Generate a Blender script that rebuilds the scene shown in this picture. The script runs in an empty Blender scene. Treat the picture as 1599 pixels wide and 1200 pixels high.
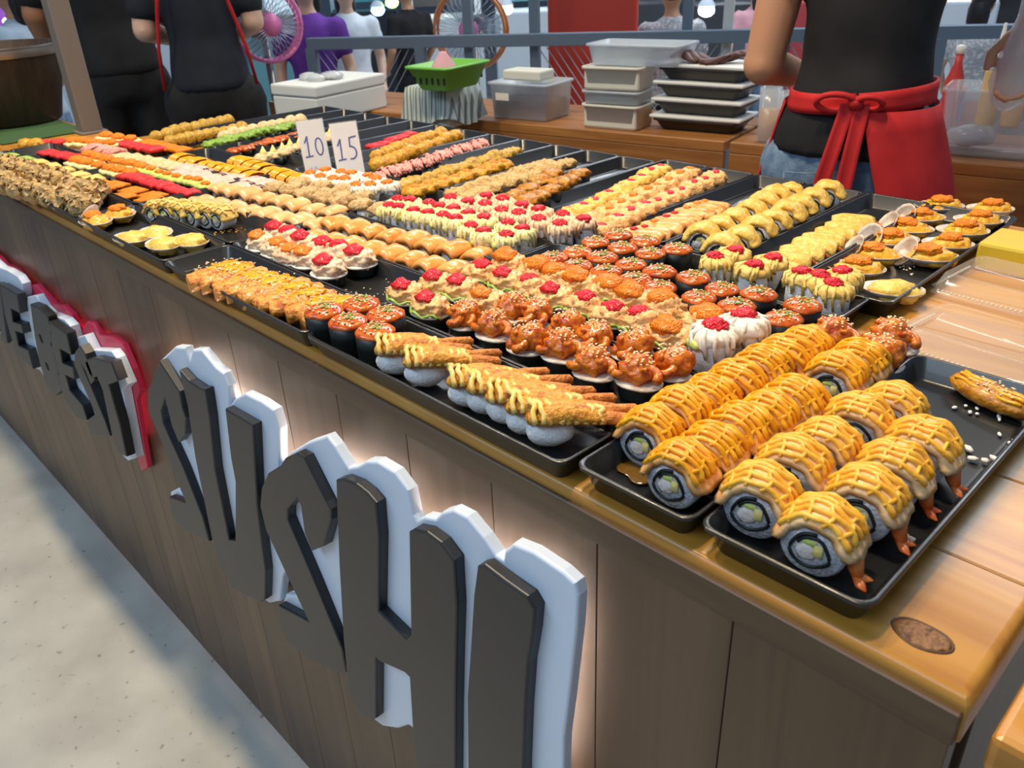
import bpy, bmesh, math, random
from mathutils import Vector, Matrix, noise
random.seed(7)
sc = bpy.context.scene
C = sc.collection
PI = math.pi
# ------------------------------------------------------------------ camera
CZ, HC = 1.26, 0.90                    # camera height, counter height
F, YAW, PIT, ROL = 1280.73, -0.81999689, 0.48798996, 0.04577968
def _axes():
    y, p, r = YAW, PIT, ROL
    f = Vector((math.cos(p)*math.sin(y), math.cos(p)*math.cos(y), -math.sin(p)))
    rt = Vector((math.cos(y), -math.sin(y), 0)); dn = f.cross(rt)
    c, s = math.cos(r), math.sin(r)
    return c*rt + s*dn, -s*rt + c*dn, f
AX, AY, AF = _axes()
cam = bpy.data.cameras.new('camera'); camo = bpy.data.objects.new('camera', cam); C.objects.link(camo)
cam.sensor_fit = 'HORIZONTAL'; cam.sensor_width = 36; cam.lens = F/1599*36
cam.dof.use_dof = True; cam.dof.focus_distance = .85; cam.dof.aperture_fstop = 14; cam.clip_start = 0.02; cam.clip_end = 60
m = Matrix.Identity(4)
for i, v in enumerate((AX, -AY, -AF)):
    for j in range(3): m[j][i] = v[j]
m.translation = (0, 0, CZ); camo.matrix_world = m
sc.camera = camo
def ray(u, v): return AX*((u-799.5)/F) + AY*((v-600)/F) + AF
def PZ(u, v, z):                       # point of the place at height z that is seen at photo pixel (u, v)
    d = ray(u, v); return Vector((0, 0, CZ)) + d*((z-CZ)/d.z)
def PYp(u, v, y):
    d = ray(u, v); return Vector((0, 0, CZ)) + d*(y/d.y)
def PD(u, v, D):                       # at horizontal distance D
    d = ray(u, v); return Vector((0, 0, CZ)) + d*(D/math.hypot(d.x, d.y))
# ------------------------------------------------------------------ light
sc.view_settings.view_transform = 'Standard'; sc.view_settings.look = 'None'
sc.view_settings.exposure = 0.08; sc.view_settings.gamma = 1.0; sc.view_settings.use_curve_mapping = False
w = bpy.data.worlds.new('hall_light'); sc.world = w; w.use_nodes = True
bgn = w.node_tree.nodes['Background']; bgn.inputs[0].default_value = (0.50, 0.70, 1.0, 1); bgn.inputs[1].default_value = 0.30
def spot(name, loc, target, power, col, size=1.9, blend=.7, soft=.10):
    l = bpy.data.lights.new(name, 'SPOT'); l.energy = power; l.color = col; l.spot_size = size; l.spot_blend = blend; l.shadow_soft_size = soft
    o = bpy.data.objects.new(name, l); C.objects.link(o); o.location = loc
    o.rotation_euler = (Vector(target)-Vector(loc)).to_track_quat('-Z', 'Y').to_euler(); return o
def area(name, loc, target, power, col, sx, sy):
    l = bpy.data.lights.new(name, 'AREA'); l.shape = 'RECTANGLE'; l.size = sx; l.size_y = sy; l.energy = power; l.color = col
    o = bpy.data.objects.new(name, l); C.objects.link(o); o.location = loc
    o.rotation_euler = (Vector(target)-Vector(loc)).to_track_quat('-Z', 'Y').to_euler(); return o
WARM = (1.0, .81, .55)
for i, (x, y, p) in enumerate(((-.75, .47, 108), (-1.55, .475, 108), (-2.30, .48, 86))):
    spot('counter_lamp_light', (x, y, 3.2), (x+.03, y+.04, .9), p, WARM, 1.9, .8, .09)
spot('front_corner_lamp_light', (-.70, 1.05, 2.2), (-.30, .75, .9), 26, (1, .76, .42), 1.7, .8, .07)
area('hall_tube_light', (-3.2, 3.6, 3.3), (-2.8, 2.2, .9), 60, (.85, .92, 1), 3.0, .35)
area('hall_tube_light', (-1.0, 4.2, 3.3), (-1.4, 3.2, .8), 60, (.9, .95, 1), 3.0, .35)
area('aisle_tube_light', (-1.3, -1.5, 3.1), (-1.0, .5, .8), 41, (.62, .81, 1), 3.4, .6)
# ------------------------------------------------------------------ materials
MT = {}
def new_mat(name):
    mt = bpy.data.materials.new(name); mt.use_nodes = True
    nt = mt.node_tree; b = nt.nodes['Principled BSDF']; return mt, nt, b
def rgba(c): return (c[0], c[1], c[2], 1)
def coords(nt, rnd=True, kind='Object'):
    tc = nt.nodes.new('ShaderNodeTexCoord')
    if not rnd: return tc.outputs[kind]
    oi = nt.nodes.new('ShaderNodeObjectInfo'); mu = nt.nodes.new('ShaderNodeMath'); mu.operation = 'MULTIPLY'; mu.inputs[1].default_value = 7.3
    nt.links.new(oi.outputs['Random'], mu.inputs[0])
    ad = nt.nodes.new('ShaderNodeVectorMath'); ad.operation = 'ADD'
    nt.links.new(tc.outputs[kind], ad.inputs[0]); nt.links.new(mu.outputs[0], ad.inputs[1]); return ad.outputs[0]
def plain(name, c, rough=.5, metal=0, coat=0, emit=None, es=1, spec=.5):
    mt, nt, b = new_mat(name); b.inputs['Base Color'].default_value = rgba(c); b.inputs['Roughness'].default_value = rough
    b.inputs['Metallic'].default_value = metal; b.inputs['Coat Weight'].default_value = coat; b.inputs['Specular IOR Level'].default_value = spec
    if emit: b.inputs['Emission Color'].default_value = rgba(emit); b.inputs['Emission Strength'].default_value = es
    MT[name] = mt; return mt
def food(name, cols, scale=120, rough=.45, bump=.4, coat=0, bscale=None, detail=3, sss=0, voro=False):
    mt, nt, b = new_mat(name); v = coords(nt)
    n = nt.nodes.new('ShaderNodeTexNoise'); n.inputs['Scale'].default_value = scale; n.inputs['Detail'].default_value = detail
    nt.links.new(v, n.inputs['Vector'])
    r = nt.nodes.new('ShaderNodeValToRGB'); e = r.color_ramp.elements
    k = len(cols); e[0].position = .34; e[0].color = rgba(cols[0]); e[1].position = .66; e[1].color = rgba(cols[-1])
    for i in range(1, k-1):
        q = e.new(.34+.32*i/(k-1)); q.color = rgba(cols[i])
    nt.links.new(n.outputs[0], r.inputs[0]); nt.links.new(r.outputs[0], b.inputs['Base Color'])
    b.inputs['Roughness'].default_value = rough; b.inputs['Coat Weight'].default_value = coat*.5; b.inputs['Coat Roughness'].default_value = .12; b.inputs['Specular IOR Level'].default_value = .32
    if sss: b.inputs['Subsurface Weight'].default_value = sss; b.inputs['Subsurface Radius'].default_value = (.006, .003, .002); b.inputs['Subsurface Scale'].default_value = 1
    if bump:
        if voro:
            t = nt.nodes.new('ShaderNodeTexVoronoi'); t.inputs['Scale'].default_value = bscale or scale*2; o = t.outputs['Distance']
        else:
            t = nt.nodes.new('ShaderNodeTexNoise'); t.inputs['Scale'].default_value = bscale or scale*2; o = t.outputs[0]
        nt.links.new(v, t.inputs['Vector'])
        bp = nt.nodes.new('ShaderNodeBump'); bp.inputs['Strength'].default_value = bump; bp.inputs['Distance'].default_value = .003; bp.invert = voro
        nt.links.new(o, bp.inputs['Height']); nt.links.new(bp.outputs[0], b.inputs['Normal'])
    MT[name] = mt; return mt
def wood(name, c1, c2, axis='X', rough=.35, scale=1.0, coat=0, dark=None):
    mt, nt, b = new_mat(name); v = coords(nt)
    mp = nt.nodes.new('ShaderNodeMapping'); s = [22*scale]*3; s['XYZ'.index(axis)] = 1.6*scale; mp.inputs['Scale'].default_value = s
    nt.links.new(v, mp.inputs[0])
    n = nt.nodes.new('ShaderNodeTexNoise'); n.inputs['Scale'].default_value = 1.6; n.inputs['Detail'].default_value = 7; n.inputs['Distortion'].default_value = 1.1
    nt.links.new(mp.outputs[0], n.inputs['Vector'])
    r = nt.nodes.new('ShaderNodeValToRGB'); e = r.color_ramp.elements
    e[0].position = .3; e[0].color = rgba(c1); e[1].position = .7; e[1].color = rgba(c2)
    nt.links.new(n.outputs[0], r.inputs[0])
    oi = nt.nodes.new('ShaderNodeObjectInfo'); mr = nt.nodes.new('ShaderNodeMapRange'); mr.inputs[3].default_value = .78; mr.inputs[4].default_value = 1.12
    nt.links.new(oi.outputs['Random'], mr.inputs[0])
    hs = nt.nodes.new('ShaderNodeHueSaturation'); nt.links.new(mr.outputs[0], hs.inputs['Value']); nt.links.new(r.outputs[0], hs.inputs['Color'])
    nt.links.new(hs.outputs[0], b.inputs['Base Color'])
    bp = nt.nodes.new('ShaderNodeBump'); bp.inputs['Strength'].default_value = .15; bp.inputs['Distance'].default_value = .002
    nt.links.new(n.outputs[0], bp.inputs['Height']); nt.links.new(bp.outputs[0], b.inputs['Normal'])
    b.inputs['Roughness'].default_value = rough; b.inputs['Coat Weight'].default_value = coat; b.inputs['Coat Roughness'].default_value = .2
    MT[name] = mt; return mt
def clear(name, tint=(1, 1, 1), amount=.75, rough=.08, haze=(.8, .85, .9)):
    mt, nt, b = new_mat(name); out = nt.nodes['Material Output']
    t = nt.nodes.new('ShaderNodeBsdfTransparent'); t.inputs[0].default_value = rgba(tint)
    mx = nt.nodes.new('ShaderNodeMixShader'); mx.inputs[0].default_value = amount
    b.inputs['Base Color'].default_value = rgba(haze); b.inputs['Roughness'].default_value = rough; b.inputs['Specular IOR Level'].default_value = .8
    nt.links.new(b.outputs[0], mx.inputs[1]); nt.links.new(t.outputs[0], mx.inputs[2]); nt.links.new(mx.outputs[0], out.inputs[0])
    MT[name] = mt; return mt
# food materials
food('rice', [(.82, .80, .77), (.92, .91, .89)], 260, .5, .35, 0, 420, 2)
plain('nori', (.010, .013, .011), .42)
food('sauce_red', [(.40, .045, .004), (.62, .14, .012), (.50, .075, .006)], 90, .18, .35, .8, 160)
food('octopus', [(.46, .06, .004), (.74, .22, .014), (.58, .11, .006)], 85, .16, .7, .9, 170)
plain('sesame', (.86, .72, .44), .5)
plain('scallion', (.22, .42, .05), .5)
food('salad', [(.76, .32, .085), (.88, .54, .22), (.82, .42, .14)], 150, .35, .8, .3, 190)
food('roe_red', [(.62, .002, .012), (.80, .008, .03)], 300, .3, .6, .35, 520, 2, 0, True)
food('roe_orange', [(.80, .16, .002), (.92, .28, .004)], 300, .3, .6, .35, 520, 2, 0, True)
food('cream', [(.80, .70, .26), (.88, .82, .46)], 90, .35, .3, .2, 150)
food('white_cream', [(.82, .76, .60), (.90, .87, .78)], 90, .35, .3, .2, 150)
food('pale_pink', [(.82, .50, .28), (.88, .68, .46)], 80, .4, .4, .1, 140)
food('yolk_sauce', [(.80, .30, .004), (.90, .45, .012)], 120, .2, .3, .5, 160)
food('pale_sauce', [(.86, .38, .018), (.92, .52, .06)], 120, .22, .3, .4, 160)
food('seared_drape', [(.66, .24, .045), (.84, .46, .16), (.78, .34, .08)], 70, .3, .35, .4, 120, 3, .05)
food('peach_drape', [(.74, .36, .11), (.90, .60, .30), (.84, .48, .19)], 70, .3, .4, .4, 120)
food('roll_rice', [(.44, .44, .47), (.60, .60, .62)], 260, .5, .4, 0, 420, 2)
food('knot_mottle', [(.07, .026, .008), (.26, .12, .045), (.16, .065, .02)], 160, .5, .6, 0, 200)
plain('knot_dark', (.075, .026, .006), .5)
food('yellow_drape', [(.74, .36, .02), (.86, .52, .06), (.80, .44, .04)], 75, .3, .4, .4, 130, 3, .05)
food('mustard_drape', [(.70, .40, .05), (.86, .60, .15)], 120, .35, .6, .2, 170)
food('fried', [(.46, .14, .012), (.74, .34, .04), (.60, .22, .02)], 130, .45, 1.0, .15, 230)
food('cutlet', [(.52, .11, .015), (.80, .36, .06), (.70, .22, .03)], 95, .4, 1.0, .3, 190)
food('tail', [(.70, .10, .015), (.82, .26, .06)], 60, .3, .3, .4)
food('tail_crust', [(.50, .14, .02), (.68, .26, .05)], 160, .5, .9, 0, 260)
food('salmon', [(.76, .25, .035), (.86, .40, .10), (.80, .31, .06)], 55, .25, .2, .5, 80, 3, .05)
food('pale_salmon', [(.80, .38, .12), (.88, .55, .24)], 55, .28, .2, .5, 80, 3, .05)
food('shell', [(.48, .36, .27), (.78, .70, .60)], 60, .35, .3, .3)
food('clam_top', [(.72, .24, .012), (.86, .48, .04), (.80, .36, .02)], 110, .3, .7, .4, 170)
food('clam_pale', [(.78, .48, .06), (.86, .62, .15)], 110, .3, .6, .4, 170)
food('lettuce', [(.24, .42, .05), (.50, .66, .16)], 120, .4, .5)
food('avocado', [(.42, .56, .08), (.72, .74, .22)], 70, .4, .2)
food('egg', [(.86, .66, .16), (.92, .78, .30)], 90, .45, .2)
food('crab', [(.86, .70, .60), (.92, .84, .76)], 120, .5, .5)
food('bonito', [(.40, .23, .07), (.64, .44, .21), (.52, .33, .13)], 110, .7, 1.0, 0, 200)
food('fluffy_brown', [(.40, .22, .06), (.66, .44, .18), (.52, .32, .10)], 150, .6, 1.0, 0, 260)
food('brown_glaze', [(.34, .11, .006), (.62, .27, .022)], 100, .28, .7, .5, 190)
food('olive_fry', [(.42, .22, .015), (.66, .40, .05)], 120, .4, .8, .2, 200)
food('amber_fry', [(.54, .22, .008), (.76, .40, .03)], 120, .35, .7, .3, 200)
food('pink_crab', [(.80, .26, .20), (.90, .46, .38)], 140, .45, .9, 0, 240)
food('pink_slab', [(.84, .42, .32), (.92, .60, .48)], 140, .45, .6, 0, 240)
food('seaweed', [(.14, .30, .02), (.36, .52, .07)], 150, .35, .9, .3, 250)
food('carrot', [(.74, .21, .006), (.86, .38, .03)], 160, .4, .8, .1, 260)
food('tan_flake', [(.62, .40, .16), (.82, .64, .36)], 130, .5, .6, 0, 220)
food('flame_orange', [(.78, .16, .001), (.90, .28, .003)], 200, .45, .5, .1, 420, 2, 0, True)
food('cherry', [(.72, .015, .02), (.84, .05, .05)], 200, .45, .5, .1, 400, 2, 0, True)
food('butter', [(.82, .52, .10), (.90, .68, .24)], 90, .4, .4, .1)
food('bacon', [(.30, .05, .03), (.55, .24, .16)], 60, .4, .4)
plain('black_tray', (.012, .0125, .013), .3, 0, .15)
food('mayo_sauce', [(.84, .52, .10), (.90, .68, .24)], 120, .22, .3, .4, 160)
plain('soy', (.16, .075, .01), .12, 0, .5)
# hard materials
wood('front_wood', (.085, .043, .018), (.165, .093, .043), 'Z', .40, .55)
wood('top_wood', (.41, .16, .018), (.62, .30, .046), 'X', .32, 1, .15)
wood('fascia_wood', (.090, .046, .019), (.170, .095, .042), 'X', .40)
wood('bench_wood', (.27, .10, .025), (.42, .18, .048), 'X', .4, 1, .1)
wood('knot_wood', (.07, .022, .008), (.22, .085, .025), 'Y', .5, 3)
wood('tub_wood', (.020, .011, .006), (.050, .028, .015), 'Z', .5)
plain('gap_black', (.01, .008, .007), .8)
plain('sign_black', (.021, .021, .022), .38)
plain('sign_white', (.74, .82, .93), .35)
plain('sign_red', (.75, .03, .09), .4)
plain('screw', (.02, .02, .02), .3, .8)
plain('led_white', (1, 1, 1), .5, 0, 0, (1, .78, .62), 26)
plain('led_red', (1, .1, .15), .5, 0, 0, (1, .03, .08), 22)
plain('rail_grey', (.16, .215, .27), .45, .2)
plain('post_grey', (.20, .17, .14), .5, .1)
plain('card_paper', (.90, .86, .80), .6)
plain('ink_blue', (.035, .04, .34), .5)
plain('ink_grey', (.45, .45, .55), .6)
clear('acrylic', (1, 1, 1), .93, .06, (.85, .9, .95))
clear('clear_plastic', (.98, .97, .95), .84, .05, (.85, .82, .76))
clear('rim_plastic', (1, 1, 1), .45, .12, (.92, .88, .80))  # paler and less clear than the lid: edge highlights put into the colour
clear('frosted', (.95, .97, 1), .42, .3, (.62, .68, .72))
clear('bag_film', (1, 1, 1), .5, .15, (.75, .78, .78))
plain('foam_white', (.70, .71, .66), .7)
plain('basket_green', (.16, .46, .05), .4)
plain('red_plastic', (.62, .055, .03), .4)
plain('lid_white', (.78, .77, .72), .45)
plain('tub_cream', (.66, .63, .52), .5)
plain('dark_food', (.035, .030, .026), .4)
plain('scrap', (.09, .028, .02), .5)
plain('juice', (.80, .36, .035), .3, 0, .3)
plain('sauce_cream', (.80, .52, .22), .4)
plain('bottle_white', (.85, .84, .80), .4)
plain('blue_pack', (.03, .20, .55), .4)
plain('red_pack', (.60, .05, .04), .4)
plain('green_cloth', (.035, .085, .02), .8)
clear('cup_clear', (.97, .98, 1), .72, .12, (.75, .8, .82))
plain('yellow_block', (.72, .50, .03), .35, 0, .3)
plain('steel', (.32, .30, .28), .35, .8)
plain('pink_plastic', (.80, .22, .50), .4)
plain('orange_plastic', (.70, .25, .08), .4)
plain('fan_dark', (.05, .06, .08), .4)
clear('fan_blade', (.8, .88, .95), .55, .2, (.35, .45, .55))
plain('wire', (.42, .47, .50), .4, .6)
plain('skin', (.52, .26, .14), .5)
plain('skin_dark', (.36, .16, .075), .5)
plain('skin_light', (.66, .42, .30), .5)
plain('hair', (.012, .010, .011), .4)
food('black_cloth', [(.010, .010, .011), (.016, .016, .017)], 12, .8, .2, 0, 30)
food('navy_cloth', [(.010, .013, .020), (.016, .019, .028)], 12, .8, .2, 0, 30)
food('red_cloth', [(.42, .012, .014), (.55, .022, .022)], 14, .7, .2, 0, 30)
food('denim', [(.10, .17, .27), (.19, .28, .39)], 40, .75, .3, 0, 300)
food('purple_cloth', [(.11, .03, .27), (.16, .05, .36)], 12, .8, .2, 0, 30)
food('white_cloth', [(.62, .70, .76), (.78, .84, .88)], 12, .8, .2, 0, 30)
food('pale_blue_cloth', [(.36, .46, .55), (.46, .55, .64)], 12, .8, .2, 0, 30)
food('floral_cloth', [(.60, .58, .56), (.30, .32, .36), (.72, .68, .66)], 30, .8, .2, 0, 30)
food('pink_cloth', [(.60, .28, .34), (.70, .38, .42)], 12, .8, .2, 0, 30)
plain('wall_paint', (.26, .31, .37), .7)
plain('stall_dark', (.045, .05, .06), .6)
plain('stall_teal', (.12, .30, .34), .6)
plain('stall_pale', (.55, .62, .68), .6)
plain('stall_red', (.45, .05, .06), .6)
plain('stall_purple', (.30, .06, .42), .6)
plain('lamp_white', (1, 1, 1), .5, 0, 0, (.85, .95, 1), 16)
plain('lamp_warm', (1, 1, 1), .5, 0, 0, (1, .86, .6), 14)
plain('lamp_cyan', (1, 1, 1), .5, 0, 0, (.35, .85, 1), 9)
plain('lamp_violet', (1, 1, 1), .5, 0, 0, (.65, .15, 1), 3)
plain('lamp_green', (1, 1, 1), .5, 0, 0, (.6, 1, .15), 3)
# floor: pale polished concrete
mt, nt, b = new_mat('concrete'); v = coords(nt, False)
n1 = nt.nodes.new('ShaderNodeTexNoise'); n1.inputs['Scale'].default_value = 5; n1.inputs['Detail'].default_value = 6
n2 = nt.nodes.new('ShaderNodeTexNoise'); n2.inputs['Scale'].default_value = 55; n2.inputs['Detail'].default_value = 2
nt.links.new(v, n1.inputs[0]); nt.links.new(v, n2.inputs[0])
r1 = nt.nodes.new('ShaderNodeValToRGB'); e = r1.color_ramp.elements; e[0].position = .32; e[0].color = (.42, .40, .355, 1); e[1].position = .66; e[1].color = (.57, .55, .49, 1)
r2 = nt.nodes.new('ShaderNodeValToRGB'); e = r2.color_ramp.elements; e[0].position = .24; e[0].color = (.42, .40, .37, 1); e[1].position = .34; e[1].color = (1, 1, 1, 1)
mx = nt.nodes.new('ShaderNodeMixRGB'); mx.blend_type = 'MULTIPLY'; mx.inputs[0].default_value = .8
nt.links.new(n1.outputs[0], r1.inputs[0]); nt.links.new(n2.outputs[0], r2.inputs[0]); nt.links.new(r1.outputs[0], mx.inputs[1]); nt.links.new(r2.outputs[0], mx.inputs[2])
nt.links.new(mx.outputs[0], b.inputs['Base Color']); b.inputs['Roughness'].default_value = .32; MT['concrete'] = mt
# striped towel
mt, nt, b = new_mat('striped_cloth'); v = coords(nt, False, 'Generated')
wv = nt.nodes.new('ShaderNodeTexWave'); wv.inputs['Scale'].default_value = 5; nt.links.new(v, wv.inputs[0])
r1 = nt.nodes.new('ShaderNodeValToRGB'); e = r1.color_ramp.elements; e[0].position = .25; e[0].color = (.19, .22, .19, 1); e[1].position = .45; e[1].color = (.58, .62, .56, 1)
nt.links.new(wv.outputs[0], r1.inputs[0]); nt.links.new(r1.outputs[0], b.inputs['Base Color']); b.inputs['Roughness'].default_value = .8; MT['striped_cloth'] = mt
# ------------------------------------------------------------------ mesh helpers
def mesh_from(name, V, Fc, smooth=True):
    me = bpy.data.meshes.new(name); me.from_pydata([tuple(v) for v in V], [], Fc); me.validate()
    if smooth: me.polygons.foreach_set('use_smooth', [True]*len(me.polygons))
    me.update(); return me
class MB:
    def __init__(s): s.V = []; s.F = []
    def add(s, V, Fc):
        o = len(s.V); s.V += [Vector(v) for v in V]; s.F += [tuple(i+o for i in f) for f in Fc]; return s
    def bm(s, b):
        b.verts.ensure_lookup_table(); b.verts.index_update()
        s.add([v.co.copy() for v in b.verts], [[v.index for v in f.verts] for f in b.faces]); b.free(); return s
    def mesh(s, name='part', smooth=True): return mesh_from(name, s.V, s.F, smooth)
    def move(s, off=(0, 0, 0), rot=None, sc_=None, start=0):
        off = Vector(off)
        for i in range(start, len(s.V)):
            v = s.V[i]
            if sc_: v = Vector((v.x*sc_[0], v.y*sc_[1], v.z*sc_[2]))
            if rot: v = rot @ v
            s.V[i] = v + off
        return s
def box(mb, sx, sy, sz, c=(0, 0, 0), bev=0, seg=2, rot=None):
    b = bmesh.new(); bmesh.ops.create_cube(b, size=1)
    for v in b.verts: v.co = Vector((v.co.x*sx, v.co.y*sy, v.co.z*sz))
    if bev: bmesh.ops.bevel(b, geom=list(b.edges), offset=bev, segments=seg, profile=.5, affect='EDGES')
    st = len(mb.V); mb.bm(b); mb.move(c, rot, None, st); return mb
def blob(mb, rx, ry, rz, c=(0, 0, 0), seed=0, amp=.15, freq=1.5, sub=3, flat=None, rot=None, amp2=0, freq2=6):
    b = bmesh.new(); bmesh.ops.create_icosphere(b, subdivisions=sub, radius=1)
    so = Vector((seed*3.17, seed*1.31, seed*2.23))
    for v in b.verts:
        d = v.co.normalized(); k = 1 + amp*noise.noise(d*freq+so)
        if amp2: k += amp2*noise.noise(d*freq2+so)
        p = Vector((d.x*rx*k, d.y*ry*k, d.z*rz*k))
        if flat is not None and p.z < flat*rz: p.z = flat*rz
        v.co = p
    st = len(mb.V); mb.bm(b); mb.move(c, rot, None, st); return mb
def lathe(mb, prof, n=20, sx=1, sy=1, c=(0, 0, 0), rot=None, wob=0, seed=0, cap=True):
    V = []; Fc = []; k = len(prof)
    for i in range(n):
        a = 2*PI*i/n
        for j, (r, z) in enumerate(prof):
            q = 1 + (wob*noise.noise(Vector((math.cos(a)*1.6, math.sin(a)*1.6, seed*2.7+z*40))) if wob else 0)
            V.append(Vector((math.cos(a)*r*sx*q, math.sin(a)*r*sy*q, z)))
    for i in range(n):
        i2 = (i+1) % n
        for j in range(k-1): Fc.append((i*k+j, i2*k+j, i2*k+j+1, i*k+j+1))
    if cap:
        Fc.append(tuple(i*k+k-1 for i in range(n))); Fc.append(tuple(i*k for i in reversed(range(n))))
    st = len(mb.V); mb.add(V, Fc); mb.move(c, rot, None, st); return mb
def tube(mb, pts, rad, n=7, closed=False, flatz=1.0):
    pts = [Vector(p) for p in pts]; k = len(pts)
    R_ = rad if isinstance(rad, (list, tuple)) else [rad]*k
    V = []; Fc = []; up = Vector((0, 0, 1))
    for i, p in enumerate(pts):
        a = pts[(i-1) % k] if (closed or i > 0) else pts[0]; c_ = pts[(i+1) % k] if (closed or i < k-1) else pts[-1]
        t = (c_-a); t = t.normalized() if t.length > 1e-9 else Vector((1, 0, 0))
        s = t.cross(up)
        if s.length < .05: s = t.cross(Vector((0, 1, 0)))
        s.normalize(); q = s.cross(t)
        for j in range(n):
            an = 2*PI*j/n; V.append(p + s*math.cos(an)*R_[i] + q*math.sin(an)*R_[i]*flatz)
    m_ = k if closed else k-1
    for i in range(m_):
        i2 = (i+1) % k
        for j in range(n):
            j2 = (j+1) % n; Fc.append((i*n+j, i*n+j2, i2*n+j2, i2*n+j))
    if not closed:
        Fc.append(tuple(reversed(range(n)))); Fc.append(tuple((k-1)*n+j for j in range(n)))
    mb.add(V, Fc); return mb
def loft(mb, secs, n=24, cap=True):     # secs: (centre, x-axis*rx, y-axis*ry)
    V = []; Fc = []; k = len(secs)
    for c, ax, ay in secs:
        for j in range(n):
            a = 2*PI*j/n; V.append(Vector(c)+Vector(ax)*math.cos(a)+Vector(ay)*math.sin(a))
    for i in range(k-1):
        for j in range(n):
            j2 = (j+1) % n; Fc.append((i*n+j, i*n+j2, (i+1)*n+j2, (i+1)*n+j))
    if cap: Fc.append(tuple(reversed(range(n)))); Fc.append(tuple((k-1)*n+j for j in range(n)))
    mb.add(V, Fc); return mb
def prism(poly3, depth_vec, bev=0, seg=3):  # poly3: front-face outline in space, depth_vec: to the back
    b = bmesh.new(); vs = [b.verts.new(p) for p in poly3]; f = b.faces.new(vs)
    r = bmesh.ops.extrude_face_region(b, geom=[f]); nv = [g for g in r['geom'] if isinstance(g, bmesh.types.BMVert)]
    for v in nv: v.co += Vector(depth_vec)
    bmesh.ops.recalc_face_normals(b, faces=list(b.faces))
    if bev:
        ed = [e for e in b.edges if all(v in vs for v in e.verts)]
        bmesh.ops.bevel(b, geom=ed, offset=bev, segments=seg, profile=.5, affect='EDGES', clamp_overlap=True)
    bmesh.ops.triangulate(b, faces=[f_ for f_ in b.faces if len(f_.verts) > 4])
    mb = MB(); mb.bm(b); return mb
def shell_strip(mb, fn, nu, nv, th):    # thick open sheet: fn(u, v) -> (point, normal)
    V = []; Fc = []
    for s in (0, 1):
        for i in range(nu+1):
            for j in range(nv+1):
                p, nn = fn(i/nu, j/nv); V.append(p + nn*(th if s else 0))
    W = nv+1; N = (nu+1)*W
    for i in range(nu):
        for j in range(nv):
            a = i*W+j; Fc.append((N+a, N+a+W, N+a+W+1, N+a+1)); Fc.append((a, a+1, a+W+1, a+W))
    for i in range(nu):
        for j in (0, nv):
            a = i*W+j; q = (a, a+W, N+a+W, N+a); Fc.append(q if j == 0 else tuple(reversed(q)))
    for j in range(nv):
        for i in (0, nu):
            a = i*W+j; q = (a, N+a, N+a+1, a+1); Fc.append(q if i == 0 else tuple(reversed(q)))
    mb.add(V, Fc); return mb
# ------------------------------------------------------------------ scene helpers
def obj(name, mb, mat, parent=None, smooth=True, label=None, kind=None):
    me = mb.mesh(name, smooth) if isinstance(mb, MB) else mb
    if not me.materials: me.materials.append(MT[mat])
    o = bpy.data.objects.new(name, me); C.objects.link(o)
    if parent: o.parent = parent
    if label: o['label'] = label
    if kind: o['kind'] = kind
    return o
def tag(o, label, cat, group=None):
    o['label'] = label; o['category'] = cat
    if group: o['group'] = group
    return o
def thing(name, label, cat, loc=(0, 0, 0), rz=0, group=None, scale=1):
    o = bpy.data.objects.new(name, None); o.empty_display_size = .02; C.objects.link(o); o.location = loc; o.rotation_euler = (0, 0, rz)
    o.scale = (scale,)*3
    return tag(o, label, cat, group)
def auto_smooth(o, ang=.6):
    me = o.data; b = bmesh.new(); b.from_mesh(me)
    for e in b.edges:
        if len(e.link_faces) == 2 and e.calc_face_angle(0) > ang: e.smooth = False
    b.to_mesh(me); b.free(); return o
ORD = ['first', 'second', 'third', 'fourth', 'fifth', 'sixth', 'seventh', 'eighth', 'ninth', 'tenth', 'eleventh', 'twelfth', 'thirteenth', 'fourteenth', 'fifteenth', 'sixteenth',
       'seventeenth', 'eighteenth', 'nineteenth', 'twentieth', 'twenty-first', 'twenty-second', 'twenty-third', 'twenty-fourth', 'twenty-fifth']
#@@SETTING
# ------------------------------------------------------------------ setting
YF = .374                              # front face of the counter
mb = MB(); box(mb, 14, 14, .04, (-3, 2, -.02)); fl = obj('floor', mb, 'concrete', smooth=False); fl['kind'] = 'structure'
# counter
XR, XL, YB = -.058, -2.95, 1.235
ct = thing('display_counter', 'long brown wooden display counter carrying all the black sushi trays', 'counter', ((XL+XR)/2, YF, 0))
def local(o, me): me.V = [v-Vector(o.location) for v in me.V]; return me
PW = .1175
edges = [XR-.004]; x = -.317
while x < XR-.05: x += PW
x -= PW
while x > XL: edges.append(x); x -= PW
edges.append(XL); edges = sorted(set(round(e, 4) for e in edges))
for a, b_ in zip(edges[:-1], edges[1:]):
    if b_-a < .01: continue
    mb = MB(); box(mb, b_-a-.0007, .018, HC-.034, ((a+b_)/2, YF+.011, (HC-.034)/2), .0006, 1)
    obj('front_plank', local(ct, mb), 'front_wood', ct, False)
mb = MB(); box(mb, XR-XL-.012, .01, HC-.04, ((XL+XR)/2, YF+.028, (HC-.04)/2)); obj('carcass', local(ct, mb), 'gap_black', ct, False)
for xx, yb_, nm in ((XR-.012, YB, 'end_panel'), (XL+.012, .716, 'end_panel'), (-1.97, YB, 'end_panel')):
    mb = MB(); box(mb, .016, yb_-YF-.055, HC-.034, (xx, (YF+yb_)/2+.025, (HC-.034)/2), .001, 1); obj(nm, local(ct, mb), 'front_wood', ct, False)
ys = [YF, .488, .602, .716, .83, .944, 1.06, YB]
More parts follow.
